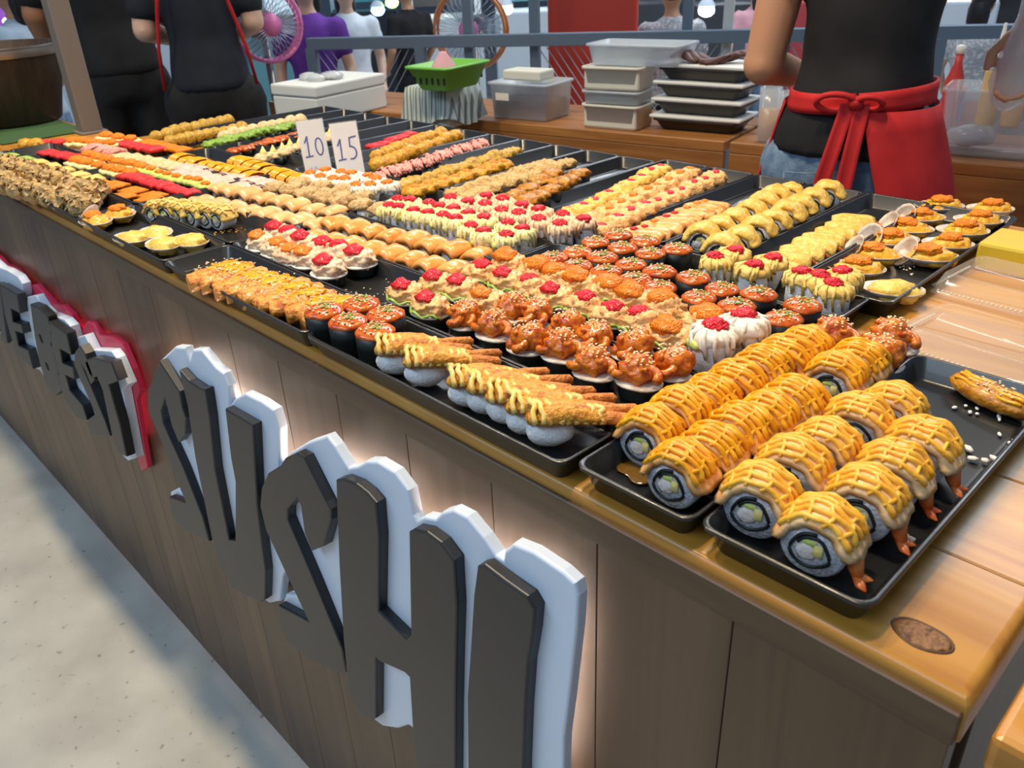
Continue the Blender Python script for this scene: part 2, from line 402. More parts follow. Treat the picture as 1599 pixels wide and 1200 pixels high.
for i, (a, b_) in enumerate(zip(ys[:-1], ys[1:])):
    b = bmesh.new(); bmesh.ops.create_cube(b, size=1)
    xl = XL if i < 3 else -2.06 if i == 3 else -1.985
    for v in b.verts: v.co = Vector((v.co.x*(XR-xl), v.co.y*(b_-a-.0012), v.co.z*.034))
    sel = [e for e in b.edges if (i == 0 and all(v.co.y < 0 for v in e.verts) and all(v.co.z > 0 for v in e.verts)) or (all(v.co.x > 0 for v in e.verts) and all(v.co.z > 0 for v in e.verts))]
    bmesh.ops.bevel(b, geom=sel, offset=.007, segments=4, profile=.5, affect='EDGES')
    rest = [e for e in b.edges if e.calc_face_angle(0) > 1.2]
    bmesh.ops.bevel(b, geom=rest, offset=.0012, segments=1, affect='EDGES')
    mb = MB(); mb.bm(b); mb.move(((xl+XR)/2, (a+b_)/2, HC-.017)); o = obj('top_board', local(ct, mb), 'top_wood', ct); auto_smooth(o)
mb = MB(); box(mb, XR-XL-.002, .006, .024, ((XL+XR)/2-.001, YF-.0005, HC-.022), .001, 1); obj('fascia_strip', local(ct, mb), 'fascia_wood', ct, False)
p = PZ(1440, 993, HC)
mb = MB(); lathe(mb, [(.0165, -.002), (.0165, .0003), (.013, .0006), (.005, .0004)], 24, 1, .62, (p.x, p.y, HC), None, .12, 3)
obj('knot', local(ct, mb), 'knot_mottle', ct, label='dark oval wood knot in the top')
mb = MB(); tube(mb, [(p.x+.0168*math.cos(a), p.y+.0104*math.sin(a)*(1+.06*math.sin(3*a)), HC-.0003) for a in [2*PI*i/28 for i in range(28)]], .0012, 5, True); obj('knot_rim', local(ct, mb), 'knot_dark', ct)
# neighbouring counter on the right
c2 = thing('side_counter', 'low wooden counter past the dark gap at the right corner', 'counter', (.3, YF, 0))
for i, a in enumerate((-.046, .0715, .189, .3065)):
    mb = MB(); box(mb, .1159, .018, HC-.05, (a+.0588, YF+.018, (HC-.05)/2), .0015, 1); obj('front_plank', local(c2, mb), 'front_wood', c2, False)
for i in range(3):
    mb = MB(); box(mb, .50, .113, .03, (.2045, YF+.058+i*.1142, HC-.031), .005, 2); obj('top_board', local(c2, mb), 'top_wood', c2, False)
q = PZ(1590, 1062, HC-.016)
mb = MB(); box(mb, .30, .22, .028, (q.x+.152, q.y+.112, HC-.016+.0145), .004, 2); tag(obj('steel_tray', mb, 'steel', None, False), 'grey metal slab on the side counter at right frame edge', 'tray')
# ------------------------------------------------------------------ sign
def z2(X, Y): return (200+X/2.068, 520+Y/2.068)
def z3(X, Y): return (400+X/2.2214, 660+Y/2.2214)
def z1(X, Y): return (X/3, 380+Y/3)
def poly(pts, y): return [PYp(u, v, y) for u, v in pts]
YW, YWf, YLf = YF+.004, YF-.024, YF-.036      # panel front, backing front, letter front
S1 = [z2(*p) for p in [(100, 90), (165, 190), (174, 240), (186, 275), (184, 330), (163, 355), (140, 300), (118, 210), (106, 250), (112, 290), (180, 440), (238, 590), (262, 675), (215, 655), (165, 625), (138, 585), (132, 530), (185, 548), (100, 335), (65, 255), (62, 185), (80, 145)]]
U = [z2(*p) for p in [(163, 120), (195, 155), (232, 180), (248, 183), (262, 270), (280, 440), (325, 668), (345, 672), (345, 480), (330, 400), (312, 245), (402, 298), (416, 560), (443, 770), (441, 862), (425, 873), (340, 830), (292, 755), (275, 690), (245, 545), (215, 400), (190, 230)]]
S2 = [z2(*p) for p in [(505, 405), (543, 388), (568, 402), (640, 545), (655, 570), (655, 605), (632, 690), (592, 706), (568, 645), (556, 560), (545, 533), (515, 570), (515, 602), (600, 800), (690, 1020), (705, 1100), (688, 1104), (580, 1055), (515, 1000), (490, 950), (485, 880), (582, 932), (505, 770), (445, 640), (425, 560), (430, 500), (450, 455), (490, 430)]]
H = [z3(*p) for p in [(275, 200), (300, 195), (345, 213), (385, 245), (415, 280), (426, 400), (424, 655), (520, 750), (535, 738), (528, 380), (545, 370), (590, 380), (640, 418), (686, 480), (696, 640), (692, 820), (690, 1000), (690, 1240), (675, 1310), (600, 1270), (556, 1200), (545, 1130), (530, 885), (515, 870), (430, 832), (415, 818), (415, 1028), (400, 1036), (345, 1000), (320, 940), (302, 760), (286, 490)]]
I = [z3(*p) for p in [(765, 500), (790, 494), (860, 548), (940, 605), (966, 650), (960, 730), (942, 840), (932, 1000), (926, 1200), (926, 1380), (905, 1410), (800, 1360), (740, 1310), (733, 1200), (730, 950), (740, 800), (752, 600)]]
BK = [z2(*p) for p in [(100, 92), (150, 45), (183, 48), (198, 88), (208, 54), (235, 54), (280, 110), (308, 132), (324, 172), (327, 235), (345, 212), (375, 195), (430, 222), (470, 250), (487, 310), (488, 430), (522, 388), (580, 352), (640, 332), (668, 368), (710, 435), (740, 430), (768, 414), (802, 415), (860, 450), (905, 510), (921, 590)]] + \
     [z3(*p) for p in [(556, 340), (582, 327), (620, 334), (642, 312), (680, 302), (730, 328), (790, 400), (830, 460), (855, 475), (860, 445), (890, 421), (960, 450), (1060, 518), (1105, 560), (1116, 605), (1110, 720), (1085, 950), (1066, 1100), (1060, 1420), (1000, 1440), (800, 1345), (620, 1260), (560, 1200), (540, 1060), (528, 1052), (490, 1064), (440, 1056), (352, 990), (325, 900)]] + \
     [z2(*p) for p in [(694, 1075), (585, 1042), (520, 990), (497, 940), (492, 892), (508, 846), (545, 850), (512, 762), (498, 790), (490, 868), (455, 874), (432, 858), (345, 818), (297, 745), (262, 650), (215, 640), (170, 612), (143, 572), (136, 515), (155, 505), (180, 525), (110, 345), (72, 250), (70, 185)]]
sg = thing('sushi_sign', 'black sushi lettering on a glowing white backing on the counter front', 'sign', tuple(PYp(560, 1000, YW)))
def depart(o, mbx): mbx.V = [v-Vector(o.location) for v in mbx.V]; return mbx
obj('backing', depart(sg, prism(poly(BK, YWf), (0, .011, 0), .003)), 'sign_white', sg, False, 'white contour backing board')
for nm, P in (('letter_s', S1), ('letter_u', U), ('letter_s', S2), ('letter_h', H), ('letter_i', I)):
    obj(nm, depart(sg, prism(poly(P, YLf), (0, .0115, 0), .0025)), 'sign_black', sg, False)
for (u, v) in ((843, 944), (332, 611)):
    c = PYp(u, v, YWf); mb = MB(); lathe(mb, [(.0028, 0), (.0028, .0012), (.0015, .002)], 12, 1, 1, c, Matrix.Rotation(PI/2, 3, 'X')); obj('screw', depart(sg, mb), 'screw', sg)
def inset_path(pts, y, k, cx, cy): return [PYp(cx+(u-cx)*k, cy+(v-cy)*k, y) for u, v in pts]
led = [z2(120, 130), z2(165, 90), z2(240, 100), z2(300, 170), z2(380, 240), z2(455, 300), z2(465, 455), z2(520, 430), z2(570, 395), z2(650, 400), z2(760, 450), z2(850, 490), z3(545, 410), z3(640, 360), z3(740, 400), z3(850, 500), z3(950, 490), z3(1050, 560), z3(1070, 700), z3(1040, 950), z3(1010, 1200)]
mb = MB(); tube(mb, [PYp(u, v+6, YW-.006) for u, v in led], .0028, 6); obj('led_strip', depart(sg, mb), 'led_white', sg, label='warm white light strip behind the backing')
# second sign
E1 = [(0, 195), (78, 240), (92, 330), (48, 305), (58, 368), (98, 380), (108, 425), (70, 412), (85, 480), (130, 500), (155, 590), (100, 545), (60, 470), (20, 330)]
H0 = [(-75, 150), (-45, 165), (-30, 250), (-12, 258), (-25, 190), (0, 200), (14, 330), (33, 470), (6, 455), (-10, 330), (-28, 322), (-12, 420), (-38, 400), (-60, 280)]
B_ = [(140, 285), (178, 302), (222, 345), (242, 430), (236, 472), (258, 520), (276, 590), (286, 690), (258, 715), (215, 660), (185, 560), (160, 430)]
E2 = [(228, 365), (310, 425), (332, 525), (278, 496), (290, 560), (340, 582), (348, 640), (305, 618), (325, 690), (385, 760), (408, 832), (360, 820), (300, 730), (260, 600), (240, 470)]
S_ = [(372, 480), (398, 520), (424, 590), (442, 640), (424, 662), (400, 600), (382, 572), (420, 660), (490, 830), (516, 905), (452, 904), (420, 868), (408, 828), (446, 800), (376, 640), (345, 565), (350, 510)]
T_ = [(392, 545), (440, 538), (520, 560), (552, 645), (508, 664), (560, 850), (592, 1002), (560, 990), (530, 930), (480, 690), (452, 622), (430, 640), (412, 596)]
WB = [(-90, 100), (-40, 80), (0, 115), (30, 125), (80, 155), (105, 190), (124, 308), (128, 252), (165, 245), (200, 300), (230, 330), (300, 358), (330, 390), (358, 480), (366, 440), (395, 430), (430, 500), (520, 505), (546, 540), (598, 662), (572, 690), (636, 1008), (600, 1020), (562, 985), (530, 900), (500, 890), (452, 890), (420, 850), (398, 820), (360, 806), (300, 718), (278, 690), (255, 700), (215, 640), (190, 600), (150, 578), (100, 530), (60, 470), (20, 440), (-50, 380), (-80, 250)]
RB = [(-100, 40), (-40, 40), (0, 72), (22, 100), (70, 120), (105, 160), (130, 245), (146, 195), (170, 195), (210, 240), (250, 287), (292, 292), (336, 335), (372, 424), (408, 366), (430, 374), (465, 430), (530, 440), (572, 472), (622, 590), (652, 690), (636, 740), (690, 1052), (662, 1070), (640, 1000), (560, 960), (520, 870), (420, 800), (300, 680), (215, 600), (100, 490), (20, 400), (-50, 340), (-90, 220)]
sb = thing('the_best_sign', 'dark lettering with white and red backing at the left counter front', 'sign', tuple(PYp(100, 560, YW)))
obj('red_backing', depart(sb, prism(poly([z1(*p) for p in RB], YF-.012), (0, .009, 0), .002)), 'sign_red', sb, False)
obj('white_backing', depart(sb, prism(poly([z1(*p) for p in WB], YWf-.004), (0, .015, 0), .002)), 'sign_white', sb, False)
for nm, P in (('letter_h', H0), ('letter_e', E1), ('letter_b', B_), ('letter_e', E2), ('letter_s', S_), ('letter_t', T_)):
    o = obj(nm, depart(sb, prism(poly([z1(*p) for p in P], YLf-.008), (0, .016, 0), .002)), 'sign_black', sb, False)
    if nm == 'letter_b': bp_ = o
for (X, Y) in ((190, 447), (220, 578)):
    c = PYp(*z1(X, Y), YLf-.0085); mb = MB(); box(mb, .010, .001, .016, c, .0004, 1); o = obj('letter_hole', depart(sb, mb), 'gap_black', bp_, False)
ledr = [z1(*p) for p in [(-60, 90), (60, 150), (120, 250), (170, 240), (250, 320), (330, 370), (380, 430), (430, 420), (530, 480), (610, 640), (640, 900)]]
mb = MB(); tube(mb, [PYp(u, v+5, YW-.006) for u, v in ledr], .0024, 6); obj('led_strip', depart(sb, mb), 'led_red', sb, label='red light strip behind the backing')
# ------------------------------------------------------------------ trays
TZ = HC+.0052                          # inner floor of a tray
def make_tray(sx, sy, h=.024):
    V = []; Fc = []; r = .010; n = 4
    def ring(ix, z, rr):
        hx, hy = sx/2-ix, sy/2-ix; pts = []
        for cx, cy, a0 in ((1, 1, 0), (-1, 1, 90), (-1, -1, 180), (1, -1, 270)):
            for k in range(n+1):
                a = math.radians(a0+90*k/n); pts.append((cx*(hx-rr)+math.cos(a)*rr, cy*(hy-rr)+math.sin(a)*rr, z))
        return pts
    rings = [ring(.011, .0012, .006), ring(.009, .0022, .008), ring(.003, h-.0045, r), ring(0, h-.003, r), ring(0, h-.0006, r), ring(.0008, h, r), ring(.0026, h, r), ring(.0034, h-.0008, r), ring(.0100, .0064, .007), ring(.0118, .0052, .006)]
    k = len(rings[0])
    for rg in rings: V += rg
    for i in range(len(rings)-1):
        for j in range(k):
            j2 = (j+1) % k; Fc.append((i*k+j, i*k+j2, (i+1)*k+j2, (i+1)*k+j))
    Fc.append(tuple(reversed(range(k)))); Fc.append(tuple((len(rings)-1)*k+j for j in range(k)))
    mb = MB(); mb.add(V, Fc); return mb
tray_cache = {}
def tray(x0, x1, y0, y1, label, dz=0, rz=0, h=.024):
    key = (round(x1-x0, 3), round(y1-y0, 3), h)
    if key not in tray_cache:
        me = make_tray(x1-x0, y1-y0, h).mesh('serving_tray'); tray_cache[key] = me
    o = obj('serving_tray', tray_cache[key], 'black_tray'); auto_smooth(o, .9) if o.data.users == 1 else None
    o.location = ((x0+x1)/2, (y0+y1)/2, HC+dz-.0012); o.rotation_euler = (0, 0, rz)
    tag(o, label, 'tray', 'black trays on the counter'); return o
RW = [.368, .4625, .557, .6515, .746, .8205]
CL = [-.345, -.703, -1.045, -1.362, -1.684, -2.045]
g = .001
tray(-.341, -.238, .376, .718, 'black tray of yellow rolls left of the nearest corner tray')
tray(-.234, -.118, .378, .718, 'nearest black tray of shrimp-tailed yellow rolls at the counter corner')
NM = {(0, 0): 'front black tray of fried prawns and round black gunkan', (0, 1): 'front black tray of fried cutlets in orange sauce', (0, 2): 'front black tray of clams behind the red sign', (0, 3): 'front left black tray of shaggy bonito-covered balls',
      (1, 0): 'black tray of glossy red octopus gunkan', (1, 1): 'black tray of red and orange roe gunkan in white rims', (1, 2): 'black tray of yellow seared rolls behind the clams', (1, 3): 'black tray of flat orange pieces at left',
      (2, 0): 'black tray of peach salad gunkan with red roe', (2, 1): 'black tray packed with orange salmon nigiri', (2, 2): 'black tray packed with pale seared salmon nigiri', (2, 3): 'black tray with the row of red squares',
      (3, 0): 'black tray of round sauce gunkan nearest the peach salad', (3, 1): 'black tray of white-green rolls and brown bonito nigiri', (3, 2): 'black tray of flat pink strips at left', (3, 3): 'black tray of tan flakes at far left',
      (4, 0): 'black tray of round sauce gunkan and yellow red-topped rolls', (4, 1): 'black tray below the price cards with white-orange roe rolls', (4, 2): 'black tray of shredded carrot logs', (4, 3): 'black tray of cherry red and orange pieces at far left'}
for (r, c), lb in NM.items():
    x1, x0 = CL[c], CL[c+1]
    if c == 0 and r >= 3: x1 = -.318
    tray(x0+g, x1-g, RW[r]+g, RW[r+1]-g, lb)
tray(CL[5]+g, CL[4]-g, RW[0]+g, RW[1]-g, 'leftmost black front tray by the counter end')
tray(CL[5]+g, CL[4]-g, RW[1]+g, RW[2]-g, 'black tray with green pieces at the left end')
BB = [-.297, -.408, -.502, -.594, -.686, -.772, -.866, -.946, -1.03, -1.110, -1.20, -1.29, -1.38, -1.47, -1.56, -1.65, -1.74, -1.83, -1.92]
BN = ['rightmost back black tray filled with clams', 'back black tray of yellow prawn nigiri with tails', 'back black tray with right row of yellow arched rolls', 'back black tray with left row of yellow arched rolls',
      'back black tray of pale prawn nigiri with red streak', 'back black tray of peach salad gunkan in two rows', 'back black tray of yellow rolls striped with red', 'back black tray of dark glazed rolls',
      'back black tray of brown crumb-covered rolls', 'back black tray of yellow rolls dotted orange', 'back black tray of olive fried pieces', 'back black tray of pink crab strips',
      'back black tray of amber fried balls', 'back black tray of brown pieces behind the price cards', 'back black tray of yellow-peaked gunkan', 'back black tray with the line of salmon strips', 'back black tray of green seaweed', 'back black tray of tan balls']
for i, lb in enumerate(BN):
    y0 = .824 if i else .814
    tray(BB[i+1]+g, BB[i]-g, y0, 1.20 if i < 6 else 1.178, lb)
# ------------------------------------------------------------------ sushi pieces
def rnd(a, b): return random.uniform(a, b)
def seeds(mb, n, R_, z, dome=0, size=.0013, sy=1, zoff=0):
    for i in range(n):
        a = rnd(0, 2*PI); r = R_*math.sqrt(random.random()); x, y = r*math.cos(a), r*sy*math.sin(a)
        zz = z + dome*(1-(r/R_)**2) + zoff
        b = bmesh.new(); bmesh.ops.create_icosphere(b, subdivisions=1, radius=size)
        for v in b.verts: v.co.x *= 1.5; v.co.z *= .6
        st = len(mb.V); mb.bm(b); mb.move((x, y, zz), Matrix.Rotation(rnd(0, PI), 3, 'Z'), None, st)
    return mb
def rice_block(mb, sx, sy, sz, seed=0, c=(0, 0, 0)):
    b = bmesh.new(); bmesh.ops.create_cube(b, size=1)
    for v in b.verts: v.co = Vector((v.co.x*sx, v.co.y*sy, v.co.z*sz))
    bmesh.ops.bevel(b, geom=list(b.edges), offset=min(sx, sy, sz)*.3, segments=3, profile=.5, affect='EDGES')
    for v in b.verts: v.co += v.co.normalized()*.0012*noise.noise(v.co*220+Vector((seed, 0, 0)))
    st = len(mb.V); mb.bm(b); mb.move((c[0], c[1], c[2]+sz/2), None, None, st); return mb
def K_round(s):
    random.seed(100+s); h = .027; r = .0178
    n = lathe(MB(), [(r*.96, 0), (r, .002), (r*1.01, h*.6), (r*1.03, h)], 22)
    t = MB(); blob(t, r*1.06, r*1.02, .0062, (0, 0, h+.0008), s, .12, 2.2, 3)
    g1 = seeds(MB(), 30, r*.80, h+.0058, .0014, .00105); g2 = seeds(MB(), 10, r*.45, h+.0068, .001, .0013)
    return [('nori_wrap', n, 'nori'), ('topping', t, 'sauce_red'), ('sesame_seeds', g1, 'sesame', 'stuff'), ('scallion', g2, 'scallion', 'stuff')]
def oval_wrap(rx, ry, h): return lathe(MB(), [(.96, 0), (1, .0015), (1.02, h*.6), (1.06, h)], 22, rx, ry)
def mk_roe(roe, lip='rice', mound='salad', lettuce=True, h=.017, big=1.0, seed_n=8):
    def K(s):
        random.seed(200+s); rx, ry = .0205, .0165
        L = [('nori_wrap', oval_wrap(rx, ry, h), 'nori')]
        lp = MB(); lathe(lp, [(rx*1.02, h-.001), (rx*1.22, h+.0005), (rx*1.24, h+.002), (rx*1.0, h+.003)], 22, 1, .84, (0, -.001, 0), None, .06, s); L.append(('cracker_rim', lp, 'shell' if lip == 'rice' else lip))
        m_ = MB(); blob(m_, rx*1.12, ry*1.08, .0130, (0, 0, h+.006), s, .3, 1.9, 4, None, None, .24, 6.5); L.append(('salad_mound', m_, mound))
        if lettuce:
            lt = MB(); pts = [(rx*1.2*math.cos(a), ry*1.18*math.sin(a)-.001, h+.0035+.0022*math.sin(a*7+s)) for a in [math.radians(200+i*10) for i in range(15)]]
            tube(lt, pts, [.0010+.0012*abs(math.sin(i*1.7)) for i in range(15)], 5); L.append(('lettuce', lt, 'lettuce'))
        ro = MB(); blob(ro, .0125*big, .0105*big, .0062*big, (rnd(-.006, .004), rnd(-.005, .003), h+.0165), s+5, .35, 1.7, 3, None, None, .1, 7); L.append(('roe', ro, roe))
        if seed_n: L.append(('sesame_seeds', seeds(MB(), seed_n, .015, h+.0165, .003, .001), 'sesame', 'stuff'))
        return L
    return K
def K_octo(s):
    random.seed(300+s); rx, ry, h = .0195, .0165, .015
    L = [('nori_wrap', oval_wrap(rx, ry, h), 'nori')]
    lp = MB(); lathe(lp, [(rx*1.02, h-.001), (rx*1.15, h), (rx*1.17, h+.0015), (rx*.9, h+.002)], 22, 1, .86, (.002, -.002, 0), None, .10, s); L.append(('cracker_rim', lp, 'shell'))
    b = MB(); blob(b, .0185, .0165, .0145, (rnd(-.003, .003), .001, h+.010), s, .35, 1.8, 3, None, None, .2, 5); L.append(('octopus_lump', b, 'octopus'))
    for k in range(2+s % 2):
        t = MB(); a0 = rnd(PI, 2*PI); cx, cy = .013*math.cos(a0), .011*math.sin(a0)-.002; pts = []; rr = []
        for i in range(16):
            q = i/15; a = a0+q*5.2; r = .0105*(1-.62*q); pts.append((cx+r*math.cos(a), cy+r*math.sin(a)*.8, h+.008+.012*q+.002*math.sin(a))); rr.append(.0044*(1-.5*q))
        tube(t, pts, rr, 8); L.append(('tentacle', t, 'octopus'))
    if s % 2 == 0:
        b2 = MB(); blob(b2, .0066, .0066, .0066, (rnd(-.012, -.004), -.013, h+.004), s+3, .06, 2, 2); L.append(('octopus_ball', b2, 'sauce_red'))
    L.append(('sesame_seeds', seeds(MB(), 40, .015, h+.0225, .003, .001), 'sesame', 'stuff'))
    return L
def drizzle(mb, fn, n, rad, seed, k=18):
    for j in range(n):
        v0 = (j+.5)/n; pts = []
        for i in range(k+1):
            u = i/k; v = min(1, max(0, v0 + .10*noise.noise(Vector((u*3, j*2.1, seed))))); p, nn = fn(u, v); pts.append(p+nn*rad*.35)
        tube(mb, pts, [rad*(.8+.5*abs(noise.noise(Vector((i*.6, j, seed+9))))) for i in range(k+1)], 6)
    return mb
def mk_roll(drape, sauce, sauce_n=5, tail=False, r=.0205, Ln=.030, dark=False, sweep=84, tail_mat='tail', extra=None, rice_mat='rice'):
    def K(s):
        random.seed(400+s); L = []
        Rx = Matrix.Rotation(PI/2, 3, 'X')
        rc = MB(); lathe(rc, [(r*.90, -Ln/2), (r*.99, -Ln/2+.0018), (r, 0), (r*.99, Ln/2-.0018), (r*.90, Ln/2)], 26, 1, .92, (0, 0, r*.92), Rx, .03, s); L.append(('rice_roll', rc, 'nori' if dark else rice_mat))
        for yy in (-Ln/2-.0003, Ln/2+.0003):
            nr = MB(); tube(nr, [(r*(.66-.16*i/30)*math.cos(.4+s+a)*(1+.10*math.sin(3*a+s)), yy, r*.92+r*(.62-.15*i/30)*math.sin(.4+s+a)*(1+.08*math.cos(2*a+s))) for i, a in [(i, 7.6*i/30) for i in range(31)]], .0013, 5); L.append(('nori_ring', nr, 'nori'))
            fl_ = MB(); blob(fl_, r*.30, .0014, r*.30, (-r*.14, yy, r*.84), s, .3, 2, 2); L.append(('crab_filling', fl_, 'crab'))
            cu = MB(); box(cu, r*.30, .0018, r*.42, (r*.22, yy*1.02, r*1.0), .0008, 1); L.append(('egg_strip', cu, 'egg'))
            cu = MB(); box(cu, r*.40, .0016, r*.20, (-r*.06, yy*1.02, r*1.22), .0008, 1); L.append(('cucumber', cu, 'avocado'))
        sw = math.radians(sweep)
        def fn(u, v, off=0):
            a = -sw + 2*sw*u; rr = r*1.02 + .0016*noise.noise(Vector((u*4, v*3, s*2.3))) + off
            flare = .006*max(0, abs(a)-1.0)
            rr -= .0042*abs(2*v-1)**2.6; rr += .0022*noise.noise(Vector((u*7, v*5, s*3.1+4)))
            y = (v-.5)*(Ln*1.14) * (1+.16*noise.noise(Vector((u*5, s*1.7, 2)))) + .003*noise.noise(Vector((u*4, s*2.9, 7)))
            p = Vector(((rr+flare)*math.sin(a), y, r*.92+(rr*.95)*math.cos(a))); nn = Vector((math.sin(a), 0, math.cos(a))); p.z = max(p.z, .0012); return p, nn
        d = MB(); shell_strip(d, fn, 22, 6, .0046); L.append(('drape', d, drape))
        if sauce:
            dz = MB(); drizzle(dz, lambda u, v: (fn(.12+.76*u, v, .0046)[0], fn(.12+.76*u, v)[1]), sauce_n, .0024, s); L.append(('sauce', dz, sauce))
            d2 = MB(); drizzle(d2, lambda u, v: (fn(.15+.7*v, u, .005)[0], fn(.15+.7*v, u)[1]), 4, .0017, s+4, 8); L.append(('cross_sauce', d2, sauce))
        if tail:
            t = MB(); x0 = r*1.12
            tube(t, [(x0-.002, -.002, .020), (x0+.001, -.004, .012), (x0+.004, -.006, .007)], [.0062, .0050, .0036], 8)
            for q in (-1, 1): tube(t, [(x0+.003, -.006, .0075), (x0+.008, -.008+q*.004, .0062), (x0+.012, -.009+q*.006, .006)], [.0030, .0034, .0008], 6, False, .6)
            L.append(('prawn_tail', t, tail_mat))
        if extra: L += extra(s, r)
        return L
    return K
def ex_roe(mat):
    def f(s, r):
        ro = MB(); blob(ro, .009, .011, .004, (0, 0, r*1.92+.005), s, .35, 1.8, 2); return [('roe', ro, mat)]
    return f
def ex_streak(mat):
    def f(s, r):
        ro = MB(); blob(ro, .0035, .015, .003, (-r*.75, 0, r*1.6+.004), s, .35, 1.8, 2); return [('roe_streak', ro, mat)]
    return f
def K_fried_prawn(s):
    random.seed(500+s); L = []
    rc = MB(); blob(rc, .0150, .020, .0125, (0, -.014, .0122), s, .08, 2, 3); L.append(('rice_ball', rc, 'rice'))
    pr = MB(); secs = []
    for i in range(15):
        q = (i/14)**1.5; y = -.034+.065*q; rr = .0195*(min(1, q*3.2+.02)**.5)*(1-.42*q); z = .0245+.004*math.sin(q*PI)-.006*max(0, .25-q)
        rr *= 1+.12*noise.noise(Vector((q*6, s*1.7, 0))); secs.append(((0, y, z+.001), (rr, 0, 0), (0, 0, rr*.60)))
    loft(pr, secs, 16)
    for v in pr.V: v += Vector((0, 0, 1))*.0016*noise.noise(v*260+Vector((s, 0, 0))) + Vector((.0016*noise.noise(v*240), 0, 0))
    L.append(('fried_prawn', pr, 'fried'))
    for q in (-1, 1):
        t = MB(); tube(t, [(q*.003, .024, .026), (q*.006, .036, .0265), (q*.009, .055, .026), (q*.0095, .058, .0258)], [.0056, .0058, .0050, .0020], 8)
        for v in t.V: v += Vector((.0007, 0, .0007))*noise.noise(v*420)
        L.append(('tail_stick', t, 'tail_crust'))
    dz = MB()
    for j in range(9):
        pts = []; y0 = -.029+j*.0066
        for i in range(13):
            u = i/12*2-1; x = u*.0178*(1-.05*j); z = .0376-.010*abs(u)**2.2-.0045*(j/8)+.0005; pts.append((x, y0+.006*noise.noise(Vector((u*2, j, s)))+u*.004, max(z, .018)))
        tube(dz, pts, [.0025+.0011*noise.noise(Vector((i, j, s))) for i in range(13)], 6)
    L.append(('sauce', dz, 'mayo_sauce')); return L
def mk_nigiri(top, rice_h=.017, sx=.023, sy=.040, th=.0055, seed_top=0, extra=None, wav=.0012):
    def K(s):
        random.seed(600+s); L = []
        rc = MB(); rice_block(rc, sx*.88, sy*.9, rice_h, s); L.append(('rice', rc, 'rice'))
        def fn(u, v):
            x = (u-.5)*sx*1.16; y = (v-.5)*sy*1.14; e = max(0, abs(u-.5)*2-.15); f_ = max(0, abs(v-.5)*2-.45)
            z = rice_h+.0008+wav*noise.noise(Vector((u*3, v*3, s*1.9)))-.0125*e**2.2-.012*f_**2
            return Vector((x*(1-.06*f_), y, z)), Vector((.35*(u-.5)*2*e, .3*(v-.5)*2*f_, 1)).normalized()
        d = MB(); shell_strip(d, fn, 10, 12, th); L.append(('topping', d, top))
        if extra: L += extra(s, rice_h+th)
        return L
    return K
def nx_tail(s, z):
    t = MB(); tube(t, [(0, .018, z-.004), (.001, .026, z-.008), (.003, .034, z-.011)], [.004, .0034, .002], 7)
    for q in (-1, 1): tube(t, [(.002, .031, z-.010), (.004+q*.004, .042, z-.012)], [.0022, .0008], 6)
    return [('prawn_tail', t, 'tail')]
def nx_streak(s, z):
    ro = MB(); blob(ro, .006, .006, .003, (0, -.012, z+.0005), s, .3, 2, 2); return [('roe', ro, 'roe_red' if s % 2 else 'flame_orange')]
def mk_upright(top, roe, h=.026, green=True, r=.0152, square=False, double=False):
    def K(s):
        random.seed(700+s); L = []
        rc = MB()
        if square: rice_block(rc, r*1.8, r*1.8, h, s)
        else: lathe(rc, [(r*.93, 0), (r, .002), (r, h-.002), (r*.93, h)], 20, 1, 1, (0, 0, 0), None, .04, s)
        L.append(('rice_roll', rc, 'rice'))
        cap = MB(); V = []
        b = bmesh.new(); bmesh.ops.create_icosphere(b, subdivisions=3, radius=1)
        for v in b.verts:
            d = v.co.normalized(); a = math.atan2(d.y, d.x); k = 1+.16*noise.noise(d*2+Vector((s, 0, 0)))+.13*noise.noise(d*6+Vector((s, 2, 0)))
            z = d.z*.0095*(1+.35*noise.noise(d*5+Vector((s, 7, 0))))
            if d.z < 0: z = d.z*(.007+.007*max(0, noise.noise(Vector((math.cos(a)*2.2, math.sin(a)*2.2, s*1.3)))+.2))
            v.co = Vector((d.x*r*1.08*k, d.y*r*1.08*k, h+.0015+z))
        cap.bm(b); L.append(('cream_cap', cap, top))
        sd_ = MB()
        for i in range(15):
            a = 2*PI*i/15+rnd(-.35, .35); l_ = rnd(.001, .015); q = r*rnd(1.02, 1.16); t0 = rnd(.2, .75); tw = rnd(-.35, .35); k_ = rnd(.8, 1.35)
            tube(sd_, [(r*t0*math.cos(a-tw), r*t0*math.sin(a-tw), h+.0095), (q*.93*math.cos(a-tw*.4), q*.93*math.sin(a-tw*.4), h+.006), (q*1.02*math.cos(a), q*1.02*math.sin(a), h-.001), (q*.99*math.cos(a+.1), q*.99*math.sin(a+.1), h-l_)], [.0018*k_, .0023*k_, .0020*k_, .0013], 5)
        L.append(('cream_strands', sd_, top, 'stuff'))
        if green:
            av = MB(); a = rnd(-2.4, -.8); blob(av, .0095, .0035, .0042, (r*1.02*math.cos(a), r*1.02*math.sin(a), h-.002), s, .1, 2, 2, None, Matrix.Rotation(a+PI/2, 3, 'Z')); L.append(('avocado_slice', av, 'avocado'))
        for q in range(2 if double else 1):
            ro = MB(); blob(ro, .0102, .0092, .0050, (rnd(-.003, .003), (q*.012-.006) if double else rnd(-.002, .002), h+.0105), s+q, .35, 1.8, 3, None, None, .1, 7); L.append(('roe', ro, roe))
        return L
    return K
